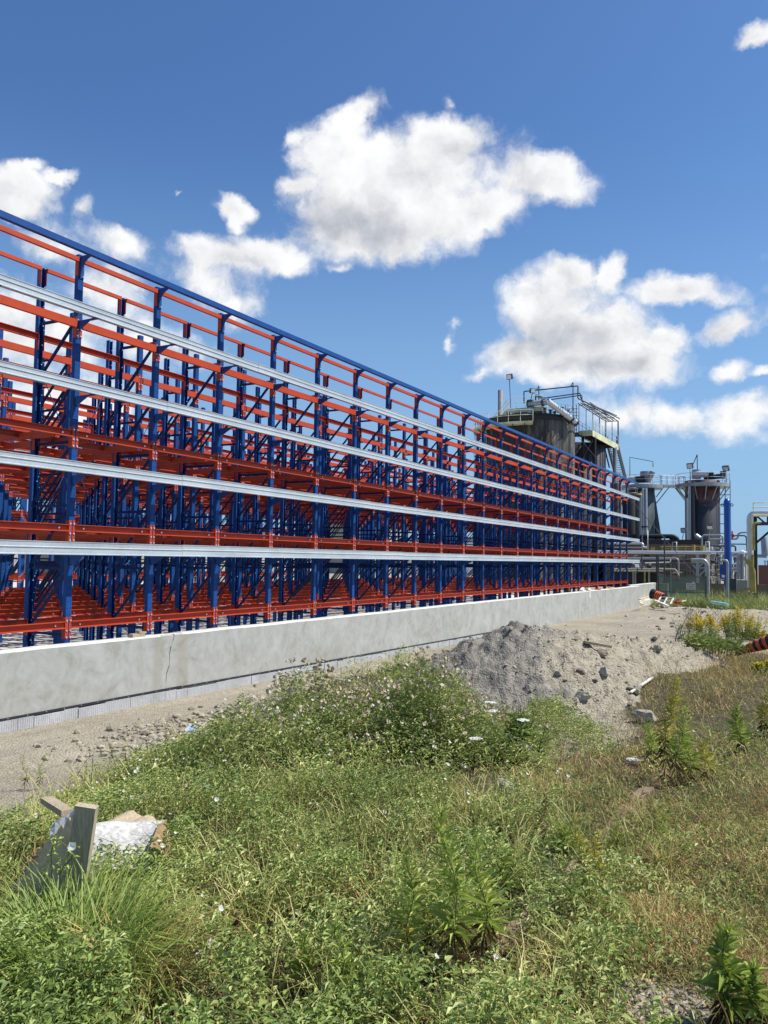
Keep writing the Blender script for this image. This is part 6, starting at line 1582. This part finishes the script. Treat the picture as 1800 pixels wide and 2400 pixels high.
# umbels and round seed heads
def umbel(label, px, py, up_, r_, mt, name, cat, group=None):
    g = on(px, py); T = thing(name, label, cat, tuple(g), group); h = up_; d = (random.uniform(-.05, .05), random.uniform(-.05, .05))
    MB().tube([(0, 0, 0), (d[0] * .4, d[1] * .4, h * .6), (d[0], d[1], h)], [.003, .0025, .002], V_stem, 5).build('stem', T)
    n = 46; a = rng.uniform(0, 6.28, n); rr = r_ * np.sqrt(rng.random(n)); Pp = np.stack([d[0] + rr * np.cos(a), d[1] + rr * np.sin(a), h + .012 - rr * rr * 3], 1)
    nr = np.tile([[.1, -.1, 1.0]], (n, 1)) + rng.normal(size=(n, 3)) * .3; nr /= np.linalg.norm(nr, axis=1)[:, None]
    put('flower_head', [discs(Pp, np.full(n, r_ * .22), nr, 5, .2)], mt, None, None, parent=T)
for i, (px, py, h, lab) in enumerate(((1142, 1735, .55, 'upper left white lace umbel in the dark green bush'), (1165, 1748, .50, 'middle white lace umbel in the dark green bush'), (1212, 1780, .52, 'lower right white lace umbel in the dark green bush'), (1476, 1800, .2, 'lone white lace umbel in the scrub right of the apron'), (1120, 1792, .35, 'small white lace umbel left of the dark green bush'))):
    umbel(lab, px, py + 30, h * .8, .05, V_flower, 'lace_umbel', 'flower', 'white lace umbels')
SH = sorted([(1238, 2235), (1250, 2258), (1230, 2268), (1263, 2262), (1271, 2280), (1290, 2268), (1343, 2280), (1358, 2303), (1374, 2300), (1552, 2240), (1628, 2215), (1507, 2262), (1668, 2290), (1735, 2320), (1545, 2182)])
for i, (px, py) in enumerate(SH):
    g = on(px, py + 18); T = thing('seed_head', ['first', 'second', 'third', 'fourth', 'fifth', 'sixth', 'seventh', 'eighth', 'ninth', 'tenth', 'eleventh', 'twelfth', 'thirteenth', 'fourteenth', 'fifteenth'][i] + ' from the left of the round beige seed heads in the short turf', 'seed head', tuple(g), 'round seed heads in the turf')
    MB().tube([(0, 0, 0), (0, 0, .035)], .0012, V_seed, 4).build('stalk', T)
    n = 60; d_ = rng.normal(size=(n, 3)); d_ /= np.linalg.norm(d_, axis=1)[:, None]
    put('head', [discs(d_ * .010 * np.array([1, 1, .8]) + [0, 0, .042], np.full(n, .0045), d_, 5, .3)], V_seed, None, None, parent=T)

# ------------------------------------------------------------------ dumped boards at the lower left
def Q(px, py, Z): return pat(px, py, Z)
def sheet(pts, th, mt, edge, back=None):
    """quad patch strip with thickness: pts is a grid [row][col] of Vectors"""
    b = MB(); R_, C_ = len(pts), len(pts[0]); V = [p for r in pts for p in r]
    nr = (pts[0][-1] - pts[0][0]).cross(pts[-1][0] - pts[0][0]).normalized() * th
    V2 = [p + nr for p in V]; n = len(V)
    F = [(i * C_ + j, i * C_ + j + 1, (i + 1) * C_ + j + 1, (i + 1) * C_ + j) for i in range(R_ - 1) for j in range(C_ - 1)]
    b.add(V, F, mt); b.add(V2, [f[::-1] for f in F], back or mt)
    def rim(ids):
        for a_, c_ in zip(ids[:-1], ids[1:]): b.add([V[a_], V[c_], V2[c_], V2[a_]], [(0, 1, 2, 3)], edge)
    rim(list(range(C_))); rim([(R_ - 1) * C_ + j for j in range(C_)][::-1]); rim([i * C_ for i in range(R_)][::-1]); rim([i * C_ + C_ - 1 for i in range(R_)])
    return b
def lerp_grid(a, c, d, e, n, m, f=None):
    """a top left, c top right, d bottom left, e bottom right"""
    G = []
    for i in range(n + 1):
        row = []
        for j in range(m + 1):
            p = a.lerp(c, j / m).lerp(d.lerp(e, j / m), i / n)
            if f: p = p + f(j / m, i / n)
            row.append(p)
        G.append(row)
    return G
# leaning plywood: a big dark sheet, ragged along its upper left edge, standing on the weeds
_pat = pat
def Q(px, py, Z): return _pat(px, py, Z * BZ)
BZ = .905
bd = thing('leaning_plywood', 'shaded weathered plywood sheet leaning in the weeds with a grey batten on its right edge', 'board', (0, 0, 0))
jag = lambda u, v: Vector((0, 0, (.012 * math.sin(u * 31) + .008 * math.sin(u * 67)) * (1 - v)))
G = lerp_grid(Q(100, 1985, 4.02), Q(190, 1890, 3.84), Q(-60, 2180, 4.06), Q(160, 2160, 3.86), 14, 18, jag)
b = sheet(G, .014, M_ply, M_plyedge); b.build('panel', bd)
G = lerp_grid(Q(118, 1940, 4.30), Q(188, 1882, 4.22), Q(112, 2010, 3.99), Q(178, 1995, 3.80), 6, 6, lambda u, v: Vector((0, 0, .01 * math.sin(u * 7 + v * 5))))
sheet(G, .01, M_peel, M_plyedge).build('peeled_layer', bd)
MB().bar(Q(204, 1888, 3.78), Q(166, 2150, 3.80), .088, .040, M_batten, up=tuple(FW)).build('batten', bd)
b = MB()
for i in range(30):
    t_ = random.random(); p = Q(100, 1985, 3.97).lerp(Q(-40, 2160, 4.10), t_); b.bar(p, p + Vector((random.uniform(-.05, .05), random.uniform(-.03, .03), random.uniform(.01, .06))), .005, .003, M_plyedge)
b.build('splinters', bd)
plank('weathered grey plank sticking out behind the leaning plywood', Q(108, 1874, 4.9), Q(158, 1905, 4.55), .06, .03, M_batten)
# curled white board lying behind it
cv = thing('curled_board', 'bright peeling white board, curled like a tunnel and open at its right end', 'board', (0, 0, 0))
def curl(u, v): return Vector((0, 0, 0)) 
G = []
p0_, p1_ = Q(205, 1945, 4.6), Q(375, 1935, 4.75)
for i in range(9):
    row = []; a = (i / 8)
    for j in range(15):
        u = j / 14; c0 = p0_.lerp(p1_, u); ww = .23 + .02 * u
        down = Vector((-FW[0], -FW[1], 0)); 
        row.append(c0 + down * (ww * (a * 1.25 - .35)) + Vector((0, 0, .045 - .20 * a ** 1.5 - .05 * (1 - a) ** 3 + .010 * math.sin(u * 4.3 + a * 5) + .006 * math.sin(u * 9.1 - a * 3))))
    G.append(row)
sheet(G, -.008, M_peel, M_plyedge, M_peel).build('curved_sheet', cv)
G = lerp_grid(Q(372, 1930, 4.72), Q(402, 1960, 4.70), Q(352, 1985, 4.45), Q(398, 2020, 4.52), 5, 5, lambda u, v: Vector((0, 0, .02 * math.sin(u * 3.1))))
sheet(G, .008, M_plyedge, M_ply, M_ply).build('end_flap', cv)
G = lerp_grid(Q(300, 1900, 4.95), Q(392, 1925, 4.85), Q(215, 1942, 4.72), Q(380, 1935, 4.74), 5, 8, lambda u, v: Vector((0, 0, .01 * math.sin(u * 14))))
sheet(G, .008, M_batten, M_plyedge).build('torn_rear_layer', cv)
plank('buff flat stick lying in the weeds behind the curled board', Q(277, 1872, 6.2), Q(345, 1864, 6.4), .05, .02, M_wht)
# bindweed runner climbing the plywood, one open bloom
vn = thing('climbing_bindweed', 'bindweed runner with one open white flower climbing the shaded plywood', 'plant', tuple(Q(115, 2150, 3.70)))
o_ = Vector(vn.location)
path = [(112, 2150), (118, 2100), (122, 2050), (120, 2000), (128, 1960), (145, 1975), (165, 1990), (170, 2010), (150, 2030), (135, 2060), (160, 2045)]
pts = [Q(x, y, 3.70 - .10 * (2150 - y) / 260) - o_ for x, y in path]
MB().tube(pts, .0022, V_stem, 5).build('stem', vn)
A_ = np.array([list(pts[random.randrange(len(pts) - 1)].lerp(pts[random.randrange(len(pts) - 1)], random.random() * .25)) for _ in range(70)])
put('leaves', [leaf_arrays(A_ + rng.normal(size=A_.shape) * .012, orient(70, .2), rng.uniform(.018, .034, 70), rng.uniform(.009, .016, 70))], V_rod, None, None, parent=vn)
fp = np.array([list(Q(170, 1983, 3.56) - o_)]); nr = np.array([-FW + np.array([.1, 0, .25])]); nr /= np.linalg.norm(nr)
put('bloom', [discs(fp, np.array([.018]), nr, 10, .45)], V_flower, None, None, parent=vn)
